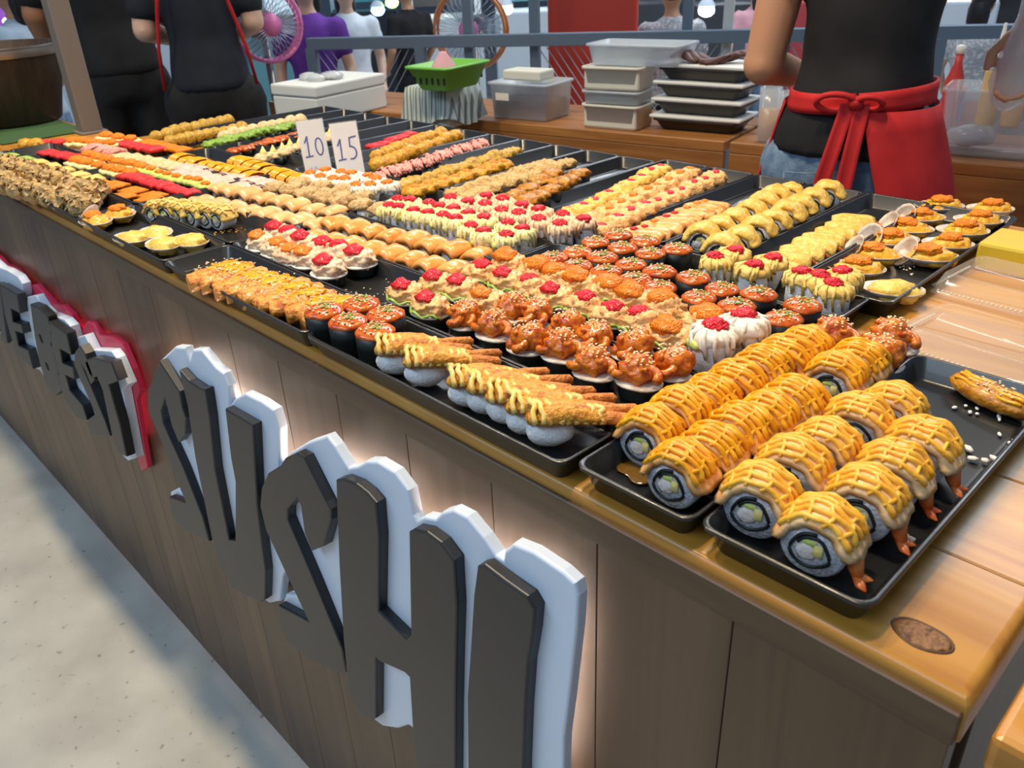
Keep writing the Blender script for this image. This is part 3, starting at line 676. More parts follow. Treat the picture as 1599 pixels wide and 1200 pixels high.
def K_clam(s, top='clam_top', roe='flame_orange'):
    random.seed(800+s); L = []; rx, ry = .033, .023; V = []; Fc = []; n = 28; rings = 6; th = .0016
    for lay in (0, 1):
        for i in range(rings+1):
            q = i/rings
            for j in range(n):
                a = 2*PI*j/n; rib = 1+.018*math.sin(a*13)*q; off = th*lay
                V.append(Vector((rx*q*math.cos(a)*rib, ry*q*math.sin(a)*rib, .0118*q**2.2+off+.0006)))
    N = (rings+1)*n
    for i in range(rings):
        for j in range(n):
            j2 = (j+1) % n; Fc.append((i*n+j, i*n+j2, (i+1)*n+j2, (i+1)*n+j)[::-1]); Fc.append((N+i*n+j, N+i*n+j2, N+(i+1)*n+j2, N+(i+1)*n+j))
    for j in range(n):
        j2 = (j+1) % n; a = rings*n; Fc.append((a+j, a+j2, N+a+j2, N+a+j)[::-1])
    sh = MB(); sh.add(V, Fc); L.append(('shell', sh, 'shell'))
    if s != 2:
        fp = MB(); fp.add([v.copy() for v in V], Fc); fp.move((-rx*.62, .006, .008), Matrix.Rotation(.5, 3, 'Z') @ Matrix.Rotation(-.95, 3, 'Y'), (.62, .80, .9)); L.append(('shell_flap', fp, 'shell'))
    t = MB(); blob(t, rx*.80, ry*.84, .0115, (.003, 0, .0105), s, .28, 1.8, 3, None, None, .14, 6); L.append(('topping', t, top))
    if roe:
        ro = MB(); blob(ro, .0150, .0125, .0062, (rnd(-.004, .006), rnd(-.004, .002), .0212), s, .35, 1.8, 3, None, None, .12, 6); L.append(('roe', ro, roe))
    L.append(('scallion', seeds(MB(), 10, .016, .019, .003, .0013), 'scallion', 'stuff')); return L
def K_clam_pale(s): return [p for p in K_clam(s, 'clam_pale', None) if p[0] not in ('scallion', 'shell_flap')]
def K_cutlet(s):
    random.seed(900+s); L = []
    b = MB(); secs = []
    for i in range(15):
        q = i/14; y = (q-.5)*.078; rr = .0225*(math.sin(PI*(.10+.80*q))**.45)*(1+.14*noise.noise(Vector((q*5, s*2.1, 1)))); secs.append(((0, y, .0115+.004*math.sin(q*PI)), (rr, 0, .0015), (0, 0, .0098)))
    loft(b, secs, 20)
    for v in b.V: v += Vector((1, 0, 1))*.0045*noise.noise(v*120+Vector((s, 3, 0)))
    L.append(('cutlet', b, 'cutlet'))
    sa = MB(); blob(sa, .013, .020, .0042, (rnd(-.004, .004), .006, .0232), s, .6, 2.4, 3, None, None, .35, 6); L.append(('sauce', sa, 'yolk_sauce'))
    L.append(('sesame_seeds', seeds(MB(), 36, .024, .0265, .001, .0011, 1.2), 'sesame', 'stuff')); return L
def K_bonito(s):
    random.seed(1000+s); L = []
    b = MB(); blob(b, .027, .025, .021, (0, 0, .020), s, .2, 1.7, 3, None, None, .14, 6); L.append(('fried_ball', b, 'fluffy_brown'))
    fl_ = MB()
    for i in range(26):
        d = Vector((rnd(-1, 1), rnd(-1, 1), rnd(.05, 1))).normalized(); p = Vector((d.x*.026, d.y*.024, .020+d.z*.020)); t = d.cross(Vector((rnd(-1, 1), rnd(-1, 1), rnd(-1, 1)))).normalized(); s_ = rnd(.005, .010)
        q = d.cross(t); c1 = p+t*s_+d*.004; c2 = p-t*s_+d*.003; wv_ = q*rnd(.004, .007)
        fl_.add([c1-wv_, c1+wv_+d*.003, p+wv_-d*.001, p-wv_+d*.001, c2+wv_, c2-wv_+d*.003], [(0, 1, 2, 3), (3, 2, 4, 5)])
    L.append(('bonito_flakes', fl_, 'bonito', 'stuff')); return L
def mk_mound(base, top, h=.013, rx=.018, ry=.018, mh=.011, amp=.3, amp2=.18, square=False, extra=None):
    def K(s):
        random.seed(1100+s); L = []
        bs = MB()
        if square: rice_block(bs, rx*1.9, ry*1.9, h, s)
        else: lathe(bs, [(.96, 0), (1, .0015), (1.03, h)], 18, rx, ry)
        L.append(('base', bs, base))
        t = MB(); blob(t, rx*1.12, ry*1.12, mh, (0, 0, h+mh*.35), s, amp, 1.8, 3, None, None, amp2, 6); L.append(('topping', t, top))
        if extra: L += extra(s, h+mh)
        return L
    return K
def mx_dot(mat, k=.6):
    def f(s, z):
        ro = MB(); blob(ro, .012*k, .010*k, .006*k, (0, 0, z+.001), s, .3, 1.8, 2); return [('roe', ro, mat)]
    return f
def mk_slab(base, top, sx=.030, sy=.036, h=.010, th=.006, extra=None):
    def K(s):
        random.seed(1200+s); L = []
        b = MB(); rice_block(b, sx*.9, sy*.9, h, s); L.append(('base', b, base))
        def fn(u, v):
            x = (u-.5)*sx*1.15; y = (v-.5)*sy*1.12; e = max(abs(u-.5), abs(v-.5))*2
            return Vector((x, y, h+.0005+.0016*noise.noise(Vector((u*4, v*4, s*2.0)))-.003*e**3)), Vector((0, 0, 1))
        d = MB(); shell_strip(d, fn, 9, 9, th); L.append(('topping', d, top))
        if extra: L += extra(s, h+th)
        return L
    return K
def K_shred(s):
    random.seed(1300+s); b = MB(); rice_block(b, .024, .040, .020, s); L = [('base', b, 'carrot')]
    st = MB()
    for i in range(16):
        x = -.013+i*.026/15; pts = [(x*1.05+rnd(-.0006, .0006), -.023-rnd(0, .001), .004+rnd(0, .006)), (x, -.019, .019), (x, -.008, .0235), (x, .008, .0235), (x, .020, .019), (x*1.05, .0235, .006)]
        tube(st, pts, .0011, 5)
    L.append(('shredded_strands', st, 'yolk_sauce', 'stuff')); return L
def K_wedge(s):
    random.seed(1400+s); L = [('base', lathe(MB(), [(.96, 0), (1, .0015), (1.03, .014)], 18, .019, .017), 'nori')]
    t = MB(); blob(t, .020, .018, .010, (0, 0, .017), s, .3, 2, 3, None, None, .2, 6); L.append(('topping', t, 'tan_flake'))
    wd = MB(); st = len(wd.V); wd.add([(-.010, -.004, 0), (.010, -.004, 0), (0, .002, .020), (-.010, .004, 0), (.010, .004, 0)], [(0, 1, 2), (4, 3, 2), (1, 4, 2), (3, 0, 2), (0, 3, 4, 1)]); wd.move((0, 0, .020), Matrix.Rotation(.3*s, 3, 'Z'), None, st); L.append(('egg_wedge', wd, 'egg')); return L
def K_pinkstrip(s):
    random.seed(1500+s); L = [('base', rice_block(MB(), .024, .034, .014, s), 'nori')]
    st = MB()
    for i in range(18):
        x = rnd(-.014, .014); z = .017+rnd(0, .006); tube(st, [(x, -.022+rnd(-.003, .003), z-.004), (x+rnd(-.003, .003), -.006, z+.002), (x+rnd(-.003, .003), .008, z+.002), (x+rnd(-.004, .004), .022+rnd(-.003, .003), z-.004)], .0024, 5)
    L.append(('shredded_crab', st, 'pink_crab', 'stuff')); return L
KINDS = {
 'round_gunkan': K_round, 'red_roe_gunkan': mk_roe('roe_red'), 'orange_roe_gunkan': mk_roe('roe_orange'), 'orange_roe_gunkan_big': mk_roe('roe_orange', big=1.35),
 'white_rim_red': mk_roe('roe_red', 'white_cream', 'pale_pink', False, .012, 1.15), 'white_rim_orange': mk_roe('roe_orange', 'white_cream', 'pale_pink', False, .012, 1.15),
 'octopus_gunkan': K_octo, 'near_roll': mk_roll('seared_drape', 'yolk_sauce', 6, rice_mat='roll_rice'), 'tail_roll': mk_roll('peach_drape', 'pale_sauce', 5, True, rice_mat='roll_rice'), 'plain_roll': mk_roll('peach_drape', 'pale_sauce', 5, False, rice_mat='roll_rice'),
 'fried_prawn_nigiri': K_fried_prawn, 'salmon_nigiri': mk_nigiri('salmon', .018, .0295, .033, .0075, wav=.0022), 'pale_salmon_nigiri': mk_nigiri('pale_salmon', .016, .031, .033, .0075, wav=.0022),
 'red_top_roll': mk_upright('cream', 'roe_red'), 'red_top_peach': mk_upright('pale_pink', 'roe_red', .028, False, .0155), 'white_red_roll': mk_upright('white_cream', 'roe_red', .026, True, .0175),
 'orange_top_roll': mk_upright('white_cream', 'roe_orange', .022, False, .0155), 'yellow_red_roll': mk_upright('butter', 'roe_red', .026, False, .0175),
 'clam': K_clam, 'pale_clam': K_clam_pale, 'cutlet': K_cutlet, 'bonito_ball': K_bonito,
 'mustard_roll': mk_roll('mustard_drape', None, 0, False, .019, .034), 'small_yellow_roll': mk_roll('mustard_drape', 'mayo_sauce', 2, False, .0175, .028, extra=ex_streak('roe_red')),
 'yellow_prawn_nigiri': mk_nigiri('mustard_drape', .014, .026, .046, .008, extra=nx_tail), 'streak_prawn_nigiri': mk_nigiri('seared_drape', .016, .027, .050, .008, extra=nx_streak),
 'peach_red': mk_mound('nori', 'salad', .012, .019, .018, .013, .3, .18, False, mx_dot('roe_red', .8)), 'peach_orange': mk_mound('nori', 'salad', .012, .019, .018, .013, .3, .18, False, mx_dot('flame_orange', .9)),
 'yellow_red_mound': mk_mound('nori', 'mustard_drape', .014, .019, .018, .012, .3, .15, False, mx_dot('roe_red', .75)), 'yellow_orange_mound': mk_mound('nori', 'amber_fry', .013, .018, .019, .012, .3, .2, False, mx_dot('flame_orange', .9)),
 'dark_glaze': mk_mound('nori', 'brown_glaze', .020, .018, .019, .010, .35, .25), 'crumb_brown': mk_mound('nori', 'fluffy_brown', .014, .019, .019, .012, .35, .3), 'olive': mk_mound('nori', 'olive_fry', .012, .018, .018, .013, .35, .25),
 'amber_ball': mk_mound('nori', 'amber_fry', .010, .0165, .0165, .016, .2, .14), 'tan_ball': mk_mound('nori', 'tan_flake', .010, .0155, .0155, .017, .1, .08), 'brown_ball': mk_mound('nori', 'olive_fry', .010, .0150, .0150, .016, .1, .08),
 'pink_strip': K_pinkstrip, 'shred_log': K_shred, 'peak_gunkan': K_wedge,
 'seaweed_gunkan': mk_mound('nori', 'seaweed', .013, .018, .018, .010, .35, .3), 'salmon_strip': mk_mound('nori', 'sauce_red', .010, .018, .014, .008, .2, .1),
 'bonito_nigiri': mk_mound('rice', 'bonito', .018, .018, .018, .012, .35, .3, True),
 'flame_slab': mk_slab('nori', 'flame_orange', .044, .034, .012, .005), 'cherry_slab': mk_slab('nori', 'cherry', .040, .034, .012, .006), 'butter_slab': mk_slab('rice', 'butter', .036, .040, .012, .008), 'pink_flat': mk_slab('nori', 'pink_slab', .036, .040, .012, .006),
 'tan_flat': mk_slab('nori', 'tan_flake', .036, .040, .012, .007), 'cherry_cube': mk_slab('nori', 'cherry', .026, .026, .014, .008), 'green_flat': mk_slab('nori', 'avocado', .030, .030, .014, .006, mx_dot('flame_orange', .9)),
 'flame_cream': mk_slab('rice', 'cream', .034, .036, .011, .007, mx_dot('flame_orange', 1.5)), 'green_slab': mk_slab('rice', 'lettuce', .040, .036, .014, .006),
}
NV = 3; protos = {}
def piece(kind, name, loc, rz, label, group, cat='sushi', s=1.0, var=None):
    if kind not in protos:
        vs = []
        for k in range(NV):
            parts = []
            for p in KINDS[kind](k+1):
                me = p[1].mesh(p[0]); me.materials.append(MT[p[2]]); parts.append((p[0], me, p[3] if len(p) > 3 else None))
            vs.append(parts)
        protos[kind] = vs
    var = random.randrange(NV) if var is None else var
    t = thing(name, label, cat, loc, rz, group, s)
    for nm, me, kd in protos[kind][var % NV]:
        o = bpy.data.objects.new(nm, me); C.objects.link(o); o.parent = t
        if kd: o['kind'] = kd
    return t
def lst(kind, name, desc, where, px, zmid=.018, rz=0, jit=.12, group=None, s=1.0, pj=0, dz=0):
    """px: list of photo positions; sorted left to right so that labels can count them"""
    rr = random.Random(hash_(where+desc)); order = sorted(range(len(px)), key=lambda i: px[i][0]); n = len(px)
    for k, i in enumerate(order):
        u, v = px[i][:2]; p = PZ(u, v, TZ+zmid)
        pos = ('leftmost' if k == 0 else 'rightmost' if k == n-1 else ORD[k]+' from left') if n > 1 else ''
        lab = f'{desc}, {pos} {where}' if pos else f'{desc} {where}'
        random.seed(hash_(lab))
        piece(kind, name, (p.x+rr.uniform(-pj, pj), p.y+rr.uniform(-pj, pj), TZ+dz), rz+rr.uniform(-jit, jit), lab, group or desc+' '+where, 'sushi', s*(rr.uniform(.97, 1.03) if not pj else rr.uniform(.88, 1.04)))
def row(kind, name, desc, where, a, b, n, zmid=.018, **kw):
    A = PZ(*a, TZ+zmid); B = PZ(*b, TZ+zmid); px = []
    for i in range(n):
        q = i/(n-1) if n > 1 else 0; P = A.lerp(B, q)-Vector((0, 0, CZ)); d = (P.dot(AX), P.dot(AY), P.dot(AF)); px.append((799.5+F*d[0]/d[2], 600+F*d[1]/d[2]))
    kw.setdefault('pj', .0022); lst(kind, name, desc, where, px, zmid, **kw)
def hash_(s):
    h = 7
    for ch in s: h = (h*31+ord(ch)) % 1000003
    return h
# ------------------------------------------------------------------ sushi placement
# nearest tray
T6 = [(1188, 777), (1239, 732), (1290, 699), (1341, 660), (1394, 640)]
lst('plain_roll', 'yellow_topped_roll', 'yellow-sauced inside-out roll', 'in left row of corner tray', T6, .024, rz=.12, jit=.08)
lst('tail_roll', 'shrimp_tail_roll', 'yellow-sauced roll with red prawn tail', 'in right row of corner tray', [(1283, 832), (1352, 782), (1396, 737), (1440, 702)], .024, rz=.10, jit=.08)
lst('near_roll', 'yellow_topped_roll', 'glazed yellow-topped roll', 'in left row beside the fried prawns', [(1017, 676), (1063, 648), (1108, 625), (1150, 602), (1190, 580), (1226, 562), (1256, 545)], .024, rz=.05, jit=.1)
lst('near_roll', 'yellow_topped_roll', 'glazed yellow-topped roll', 'in right row of second tray', [(1064, 735), (1112, 705), (1156, 675), (1200, 652), (1240, 632)], .024, rz=.05, jit=.1)
lst('near_roll', 'yellow_topped_roll', 'pale yellow-topped roll', 'in front of the lone octopus gunkan', [(1306, 592), (1340, 570)], .024, rz=.1, jit=.05)
lst('octopus_gunkan', 'octopus_gunkan', 'red octopus gunkan', 'at back of second tray', [(1302, 530), (1392, 535), (1370, 562)], .018)
# front prawns tray
lst('round_gunkan', 'sauce_gunkan', 'tall black gunkan with orange sauce', 'at left of prawn tray', [(509, 503), (546, 519), (566, 491), (604, 507), (588, 534)], .020, s=1.12)
lst('fried_prawn_nigiri', 'fried_prawn_nigiri', 'fried prawn nigiri with two tails', 'in front tray', [(642, 549), (686, 567), (757, 597), (789, 608), (821, 624), (853, 638), (886, 655)], .022, rz=-.84, jit=.06)
# octopus tray
lst('octopus_gunkan', 'octopus_gunkan', 'glossy red octopus gunkan', 'in octopus tray', [(727, 502), (773, 519), (803, 492), (838, 500), (824, 540), (884, 517), (878, 552), (930, 537), (928, 578), (988, 550), (997, 592), (1048, 578)], .016, s=.96)
lst('red_roe_gunkan', 'roe_gunkan', 'peach salad gunkan with red roe', 'left of octopus', [(637, 466), (674, 486), (686, 453), (722, 460)], .018)
lst('orange_roe_gunkan', 'roe_gunkan', 'peach salad gunkan with orange roe', 'beside the octopus', [(762, 480)], .018)
# salad tray
lst('red_roe_gunkan', 'roe_gunkan', 'peach salad gunkan with red roe', 'in long salad tray', [(752, 434), (793, 446), (830, 458), (868, 472), (912, 483), (955, 500), (1003, 513)], .018)
lst('orange_roe_gunkan_big', 'roe_gunkan', 'peach salad gunkan with orange roe', 'in long salad tray', [(797, 420), (838, 432), (872, 444), (908, 452), (950, 462), (992, 478), (1038, 490), (1050, 534), (1100, 512)], .018)
lst('white_red_roll', 'roe_roll', 'white creamy roll with red roe', 'beside yellow rolls', [(1112, 544), (1160, 527)], .020, s=1.15)
# round sauce gunkan
lst('round_gunkan', 'sauce_gunkan', 'round brown-red sauce gunkan', 'in middle tray', [(865, 412), (902, 405), (930, 388), (965, 378), (1007, 388), (1057, 400), (972, 398), (1015, 407), (941, 414), (902, 425), (985, 424), (947, 435), (1030, 436), (992, 448), (1030, 460), (1082, 446), (1127, 463), (1091, 476), (1150, 491), (1184, 472), (1222, 511), (1252, 490)], .020)
lst('yellow_red_roll', 'roe_roll', 'yellow creamy roll with red roe', 'behind the round gunkan', [(1117, 420), (1146, 408), (1174, 434), (1203, 421), (1253, 445), (1300, 465), (1316, 445), (1280, 452)], .020)
# left of centre
lst('white_rim_orange', 'roe_gunkan', 'white-rimmed gunkan with orange roe', 'behind cutlets', [(409, 383), (434, 393), (454, 404), (482, 409)], .015)
lst('white_rim_red', 'roe_gunkan', 'white-rimmed gunkan with red roe', 'behind cutlets', [(436, 368), (454, 377), (478, 385), (504, 394), (532, 399), (562, 409), (514, 424)], .015)
row('cutlet', 'fried_cutlet', 'fried cutlet with orange sauce', 'in front tray', (345, 430), (525, 487), 9, .014, rz=-.25)
row('salmon_nigiri', 'salmon_nigiri', 'orange salmon nigiri', 'in front row', (492, 375), (706, 423), 8, .012, rz=.05)
row('salmon_nigiri', 'salmon_nigiri', 'orange salmon nigiri', 'in row behind first', (524, 353), (744, 402), 8, .012, rz=.05)
row('pale_salmon_nigiri', 'salmon_nigiri', 'pale seared salmon nigiri', 'in front row', (316, 318), (498, 353), 8, .012, rz=.05)
row('pale_salmon_nigiri', 'salmon_nigiri', 'pale seared salmon nigiri', 'in row behind', (342, 296), (520, 334), 8, .012, rz=.05)
row('bonito_nigiri', 'bonito_nigiri', 'brown bonito-flake nigiri', 'below the price cards', (432, 298), (592, 332), 7, .016, rz=.2)
row('bonito_nigiri', 'bonito_nigiri', 'brown bonito-flake nigiri', 'in second row', (470, 293), (568, 313), 4, .016, rz=.2)
lst('orange_top_roll', 'roe_roll', 'white roll with orange roe', 'below the price cards', [(487, 283), (503, 288), (513, 279), (523, 293), (535, 281), (541, 293), (553, 284), (558, 301), (576, 286), (581, 302), (590, 292), (609, 298)], .018)
lst('red_top_roll', 'roe_roll', 'creamy green roll with red roe', 'in front row', [(608, 341), (627, 344), (648, 350), (670, 354), (692, 358), (713, 364), (735, 374), (757, 385), (790, 390), (817, 380)], .016)
lst('red_top_roll', 'roe_roll', 'creamy green roll with red roe', 'in middle row', [(622, 332), (645, 334), (670, 338), (690, 343), (710, 348), (733, 355), (760, 362), (792, 370)], .016)
lst('red_top_peach', 'roe_roll', 'pale peach roll with red roe', 'in middle group', [(706, 330), (732, 336), (760, 342), (785, 350), (812, 357), (843, 366), (876, 374), (911, 366), (760, 326), (787, 333), (815, 342), (845, 350), (880, 357)], .017)
# front left
lst('clam', 'clam', 'topped clam in shell', 'in clam tray by the signs', [(150, 347), (187, 336)], .010)
lst('pale_clam', 'clam', 'pale yellow clam in shell', 'in front clam tray', [(206, 374), (243, 366), (256, 384), (298, 379)], .010)
row('small_yellow_roll', 'yellow_topped_roll', 'small yellow seared roll', 'behind the front clams', (246, 332), (348, 340), 6, .016, rz=.3)
row('bonito_ball', 'bonito_ball', 'shaggy bonito-covered ball', 'in front row', (12, 288), (132, 322), 6, .018)
row('bonito_ball', 'bonito_ball', 'shaggy bonito-covered ball', 'in row behind first', (10, 262), (142, 304), 6, .018)
row('butter_slab', 'egg_sushi', 'soft butter-yellow piece', 'behind bonito balls', (52, 254), (140, 279), 5, .016)
row('green_slab', 'green_sushi', 'bright green piece', 'at left end', (12, 243), (36, 249), 2, .016)
row('flame_slab', 'roe_sushi', 'flat orange roe piece', 'in front row', (148, 297), (238, 311), 3, .014, rz=.1)
row('flame_slab', 'roe_sushi', 'flat orange roe piece', 'in second row', (150, 282), (238, 303), 4, .014, rz=.1)
row('cherry_slab', 'red_sushi', 'flat cherry red piece', 'at far left', (76, 237), (138, 250), 4, .014)
row('flame_cream', 'roe_sushi', 'cream piece topped orange', 'in front row', (122, 254), (205, 273), 6, .014)
row('flame_cream', 'roe_sushi', 'cream piece topped orange', 'in second row', (140, 245), (220, 263), 6, .014)
row('cherry_cube', 'red_sushi', 'cherry red cube', 'beside flat orange pieces', (201, 277), (296, 303), 9, .014)
row('green_flat', 'green_sushi', 'green piece with orange dot', 'behind red cubes', (222, 266), (324, 291), 8, .014)
row('tan_flat', 'tan_sushi', 'flat tan flaky piece', 'at left', (188, 243), (276, 260), 6, .014)
row('pink_flat', 'pink_sushi', 'flat pink piece', 'in front row', (278, 270), (398, 294), 7, .014)
row('pink_flat', 'pink_sushi', 'flat pink piece', 'in second row', (290, 261), (415, 286), 7, .014)
row('shred_log', 'carrot_log', 'shredded carrot piece', 'in left log', (284, 248), (396, 273), 9, .016)
row('shred_log', 'carrot_log', 'shredded carrot piece', 'in right log', (372, 251), (470, 281), 8, .016)
row('cherry_slab', 'red_sushi', 'cherry red piece', 'near black-shirted people', (194, 223), (240, 232), 4, .014)
row('flame_slab', 'roe_sushi', 'orange roe piece', 'near black-shirted people', (232, 222), (282, 232), 4, .014)
row('flame_cream', 'roe_sushi', 'orange and cream piece', 'at back left', (166, 215), (206, 219), 3, .014)
row('flame_cream', 'roe_sushi', 'orange and cream piece', 'near grey post', (116, 223), (172, 226), 5, .014)
row('pink_strip', 'pink_sushi', 'small pink shredded piece', 'at back left', (150, 235), (178, 240), 3, .014)
row('amber_ball', 'amber_sushi', 'amber fried ball', 'at left counter end', (40, 227), (58, 227), 2, .014)
row('cherry_cube', 'red_sushi', 'small cherry red piece', 'at left counter end', (70, 224), (92, 224), 2, .014)
# back trays, each row runs front to back
row('clam', 'clam', 'orange-topped clam', 'in left file of clam tray', (1337, 418), (1466, 322), 6, .012, rz=.5, jit=.25)
row('clam', 'clam', 'orange-topped clam', 'in right file of clam tray', (1450, 400), (1548, 326), 5, .012, rz=.6, jit=.25)
lst('pale_clam', 'clam', 'pale yellow clam', 'nearest in the clam tray', [(1394, 452)], .012, rz=.5)
row('yellow_prawn_nigiri', 'prawn_nigiri', 'yellow-sauced prawn nigiri', 'left of clams', (1214, 416), (1335, 345), 8, .014, rz=-1.15)
row('mustard_roll', 'arched_roll', 'mustard-yellow arched roll', 'in right file', (1130, 389), (1290, 305), 8, .020, rz=.3)
row('mustard_roll', 'arched_roll', 'mustard-yellow arched roll', 'in left file', (1098, 370), (1232, 302), 7, .020, rz=.3)
row('streak_prawn_nigiri', 'prawn_nigiri', 'pale prawn nigiri with red streak', 'behind the rounds', (1003, 372), (1113, 323), 8, .014, rz=-1.2)
row('peach_red', 'salad_gunkan', 'peach salad gunkan with red roe', 'in back file', (940, 360), (1117, 279), 10, .016)
row('peach_orange', 'salad_gunkan', 'peach salad gunkan with orange roe', 'in back file', (905, 357), (1076, 272), 10, .016)
row('yellow_red_mound', 'yellow_gunkan', 'yellow gunkan streaked with red', 'in back file', (868, 352), (1032, 268), 10, .016)
row('dark_glaze', 'glazed_gunkan', 'dark glazed brown gunkan', 'in back file', (806, 330), (905, 275), 7, .018)
row('dark_glaze', 'glazed_gunkan', 'dark glazed brown gunkan', 'in second back file', (785, 322), (862, 276), 5, .018)
row('crumb_brown', 'crumb_gunkan', 'brown crumb-covered gunkan', 'in back file', (730, 312), (884, 258), 9, .016)
row('crumb_brown', 'crumb_gunkan', 'brown crumb-covered gunkan', 'in left back file', (715, 304), (850, 262), 8, .016)
row('yellow_orange_mound', 'yellow_gunkan', 'yellow gunkan dotted orange', 'in back file', (648, 302), (788, 260), 8, .016)
row('olive', 'olive_gunkan', 'olive fried gunkan', 'beside the orange-dotted file', (628, 294), (803, 238), 11, .016)
row('pink_strip', 'crab_gunkan', 'pink shredded crab gunkan', 'in long pink file', (592, 276), (752, 225), 11, .016, rz=1.2)
row('amber_ball', 'amber_gunkan', 'amber fried ball gunkan', 'in right file', (592, 258), (712, 213), 9, .016)
row('amber_ball', 'amber_gunkan', 'amber fried ball gunkan', 'in left file', (590, 243), (688, 209), 8, .016)
row('cherry_cube', 'red_sushi', 'small dark red piece', 'behind amber balls', (586, 230), (640, 211), 5, .014)
row('peak_gunkan', 'peak_gunkan', 'tan gunkan with yellow egg wedge', 'left of cards', (414, 250), (530, 211), 10, .014)
row('salmon_strip', 'salmon_gunkan', 'narrow salmon-red gunkan', 'in one file', (368, 236), (490, 204), 11, .012)
row('seaweed_gunkan', 'seaweed_gunkan', 'green seaweed gunkan', 'in one file', (330, 227), (452, 199), 11, .014)
row('tan_ball', 'tan_gunkan', 'tan flaky ball', 'beside seaweed', (350, 215), (468, 190), 9, .014)
row('brown_ball', 'tan_gunkan', 'golden round ball', 'in near file', (268, 222), (376, 202), 9, .014)
row('brown_ball', 'tan_gunkan', 'golden round ball', 'in far file', (246, 214), (358, 189), 9, .014)
# grilled piece alone in the corner tray
p = PZ(1540, 612, TZ+.012)
gp = thing('grilled_eel_piece', 'lone browned grilled piece with orange drizzle at corner tray back', 'sushi', (p.x+.004, p.y, TZ), -.35)
mb = MB(); loft(mb, [((-.036+.072*i/12, 0, .010), (0, .0155*(math.sin(PI*(.08+.84*i/12))**.6), 0), (0, 0, .010*(math.sin(PI*(.08+.84*i/12))**.5))) for i in range(13)], 18)
for v in mb.V: v += Vector((0, 0, 1))*.0015*noise.noise(v*180)
obj('grilled_piece', mb, 'brown_glaze', gp)
mb = MB(); 
for j in range(4): tube(mb, [(-.030+.0055*i, -.008+.005*j+.002*math.sin(i*1.3+j), .0195-.002*abs(j-1.5)) for i in range(12)], .0016, 6)
obj('sauce', mb, 'yolk_sauce', gp); obj('sesame_seeds', seeds(MB(), 30, .024, .019, .001, .001, .5), 'sesame', gp, kind='stuff')
# crumbs and drips lying in the trays
def crumbs(label, px, n, mat, size, spread):
    mb = MB()
    for (u, v) in px:
        c = PZ(u, v, TZ)
        for i in range(n):
            x, y = rnd(-spread, spread), rnd(-spread, spread); blob(mb, size*rnd(.6, 1.6), size*rnd(.5, 1), size*.5, (c.x+x, c.y+y, TZ+size*.45), i, .3, 2, 1, None, Matrix.Rotation(rnd(0, 3), 3, 'Z'))
    o = obj('crumbs', mb, mat, kind='stuff'); tag(o, label, 'crumbs'); return o
random.seed(5)
crumbs('loose sesame seeds scattered on the tray right of the white-rimmed gunkan', [(560, 452), (585, 462), (605, 455), (612, 440)], 7, 'sesame', .0012, .012)
crumbs('white rice grains scattered in the nearest corner tray', [(1510, 640), (1545, 655), (1570, 690), (1450, 655)], 4, 'rice', .0022, .010)
crumbs('pale scraps of sauce lying by the corner tray edge', [(1505, 708), (1535, 720), (1412, 850)], 3, 'crab', .0040, .006)
crumbs('sesame crumbs in the back clam tray', [(1420, 425), (1412, 418)], 6, 'sesame', .0016, .010)
crumbs('brown crumbs in the tray behind the front clams', [(350, 362), (340, 366), (375, 360)], 7, 'amber_fry', .0016, .010)
p = PZ(985, 735, TZ); mb = MB(); blob(mb, .020, .016, .0006, (p.x+.006, p.y+.006, TZ+.0004), 4, .4, 1.6, 3); tag(obj('sauce_puddle', mb, 'soy'), 'brown sauce puddle in the front of second tray', 'puddle')
# price cards
BLUE = 'ink_blue'
def ribbon(mb, pts, w, y):
    for a, b_ in zip(pts[:-1], pts[1:]):
        a, b_ = Vector(a), Vector(b_); d = (b_-a); L_ = d.length; d.normalize(); nn = Vector((-d.y, d.x))*w/2; a2, b2 = a-d*w*.3, b_+d*w*.3
        V = [(q.x, yy, q.y) for yy in (y, y-.0003) for q in (a2-nn, b2-nn, b2+nn, a2+nn)]
        mb.add(V, [(0, 1, 2, 3), (7, 6, 5, 4), (0, 4, 5, 1), (1, 5, 6, 2), (2, 6, 7, 3), (3, 7, 4, 0)])
    return mb
def arc(cx, cy, rx, ry, a0, a1, n=14): return [(cx+rx*math.cos(math.radians(a0+(a1-a0)*i/n)), cy+ry*math.sin(math.radians(a0+(a1-a0)*i/n))) for i in range(n+1)]
ONE = [[(-.0055, .014), (.0, .024), (-.0015, -.010)], [(-.0075, -.0105), (.005, -.0095)]]
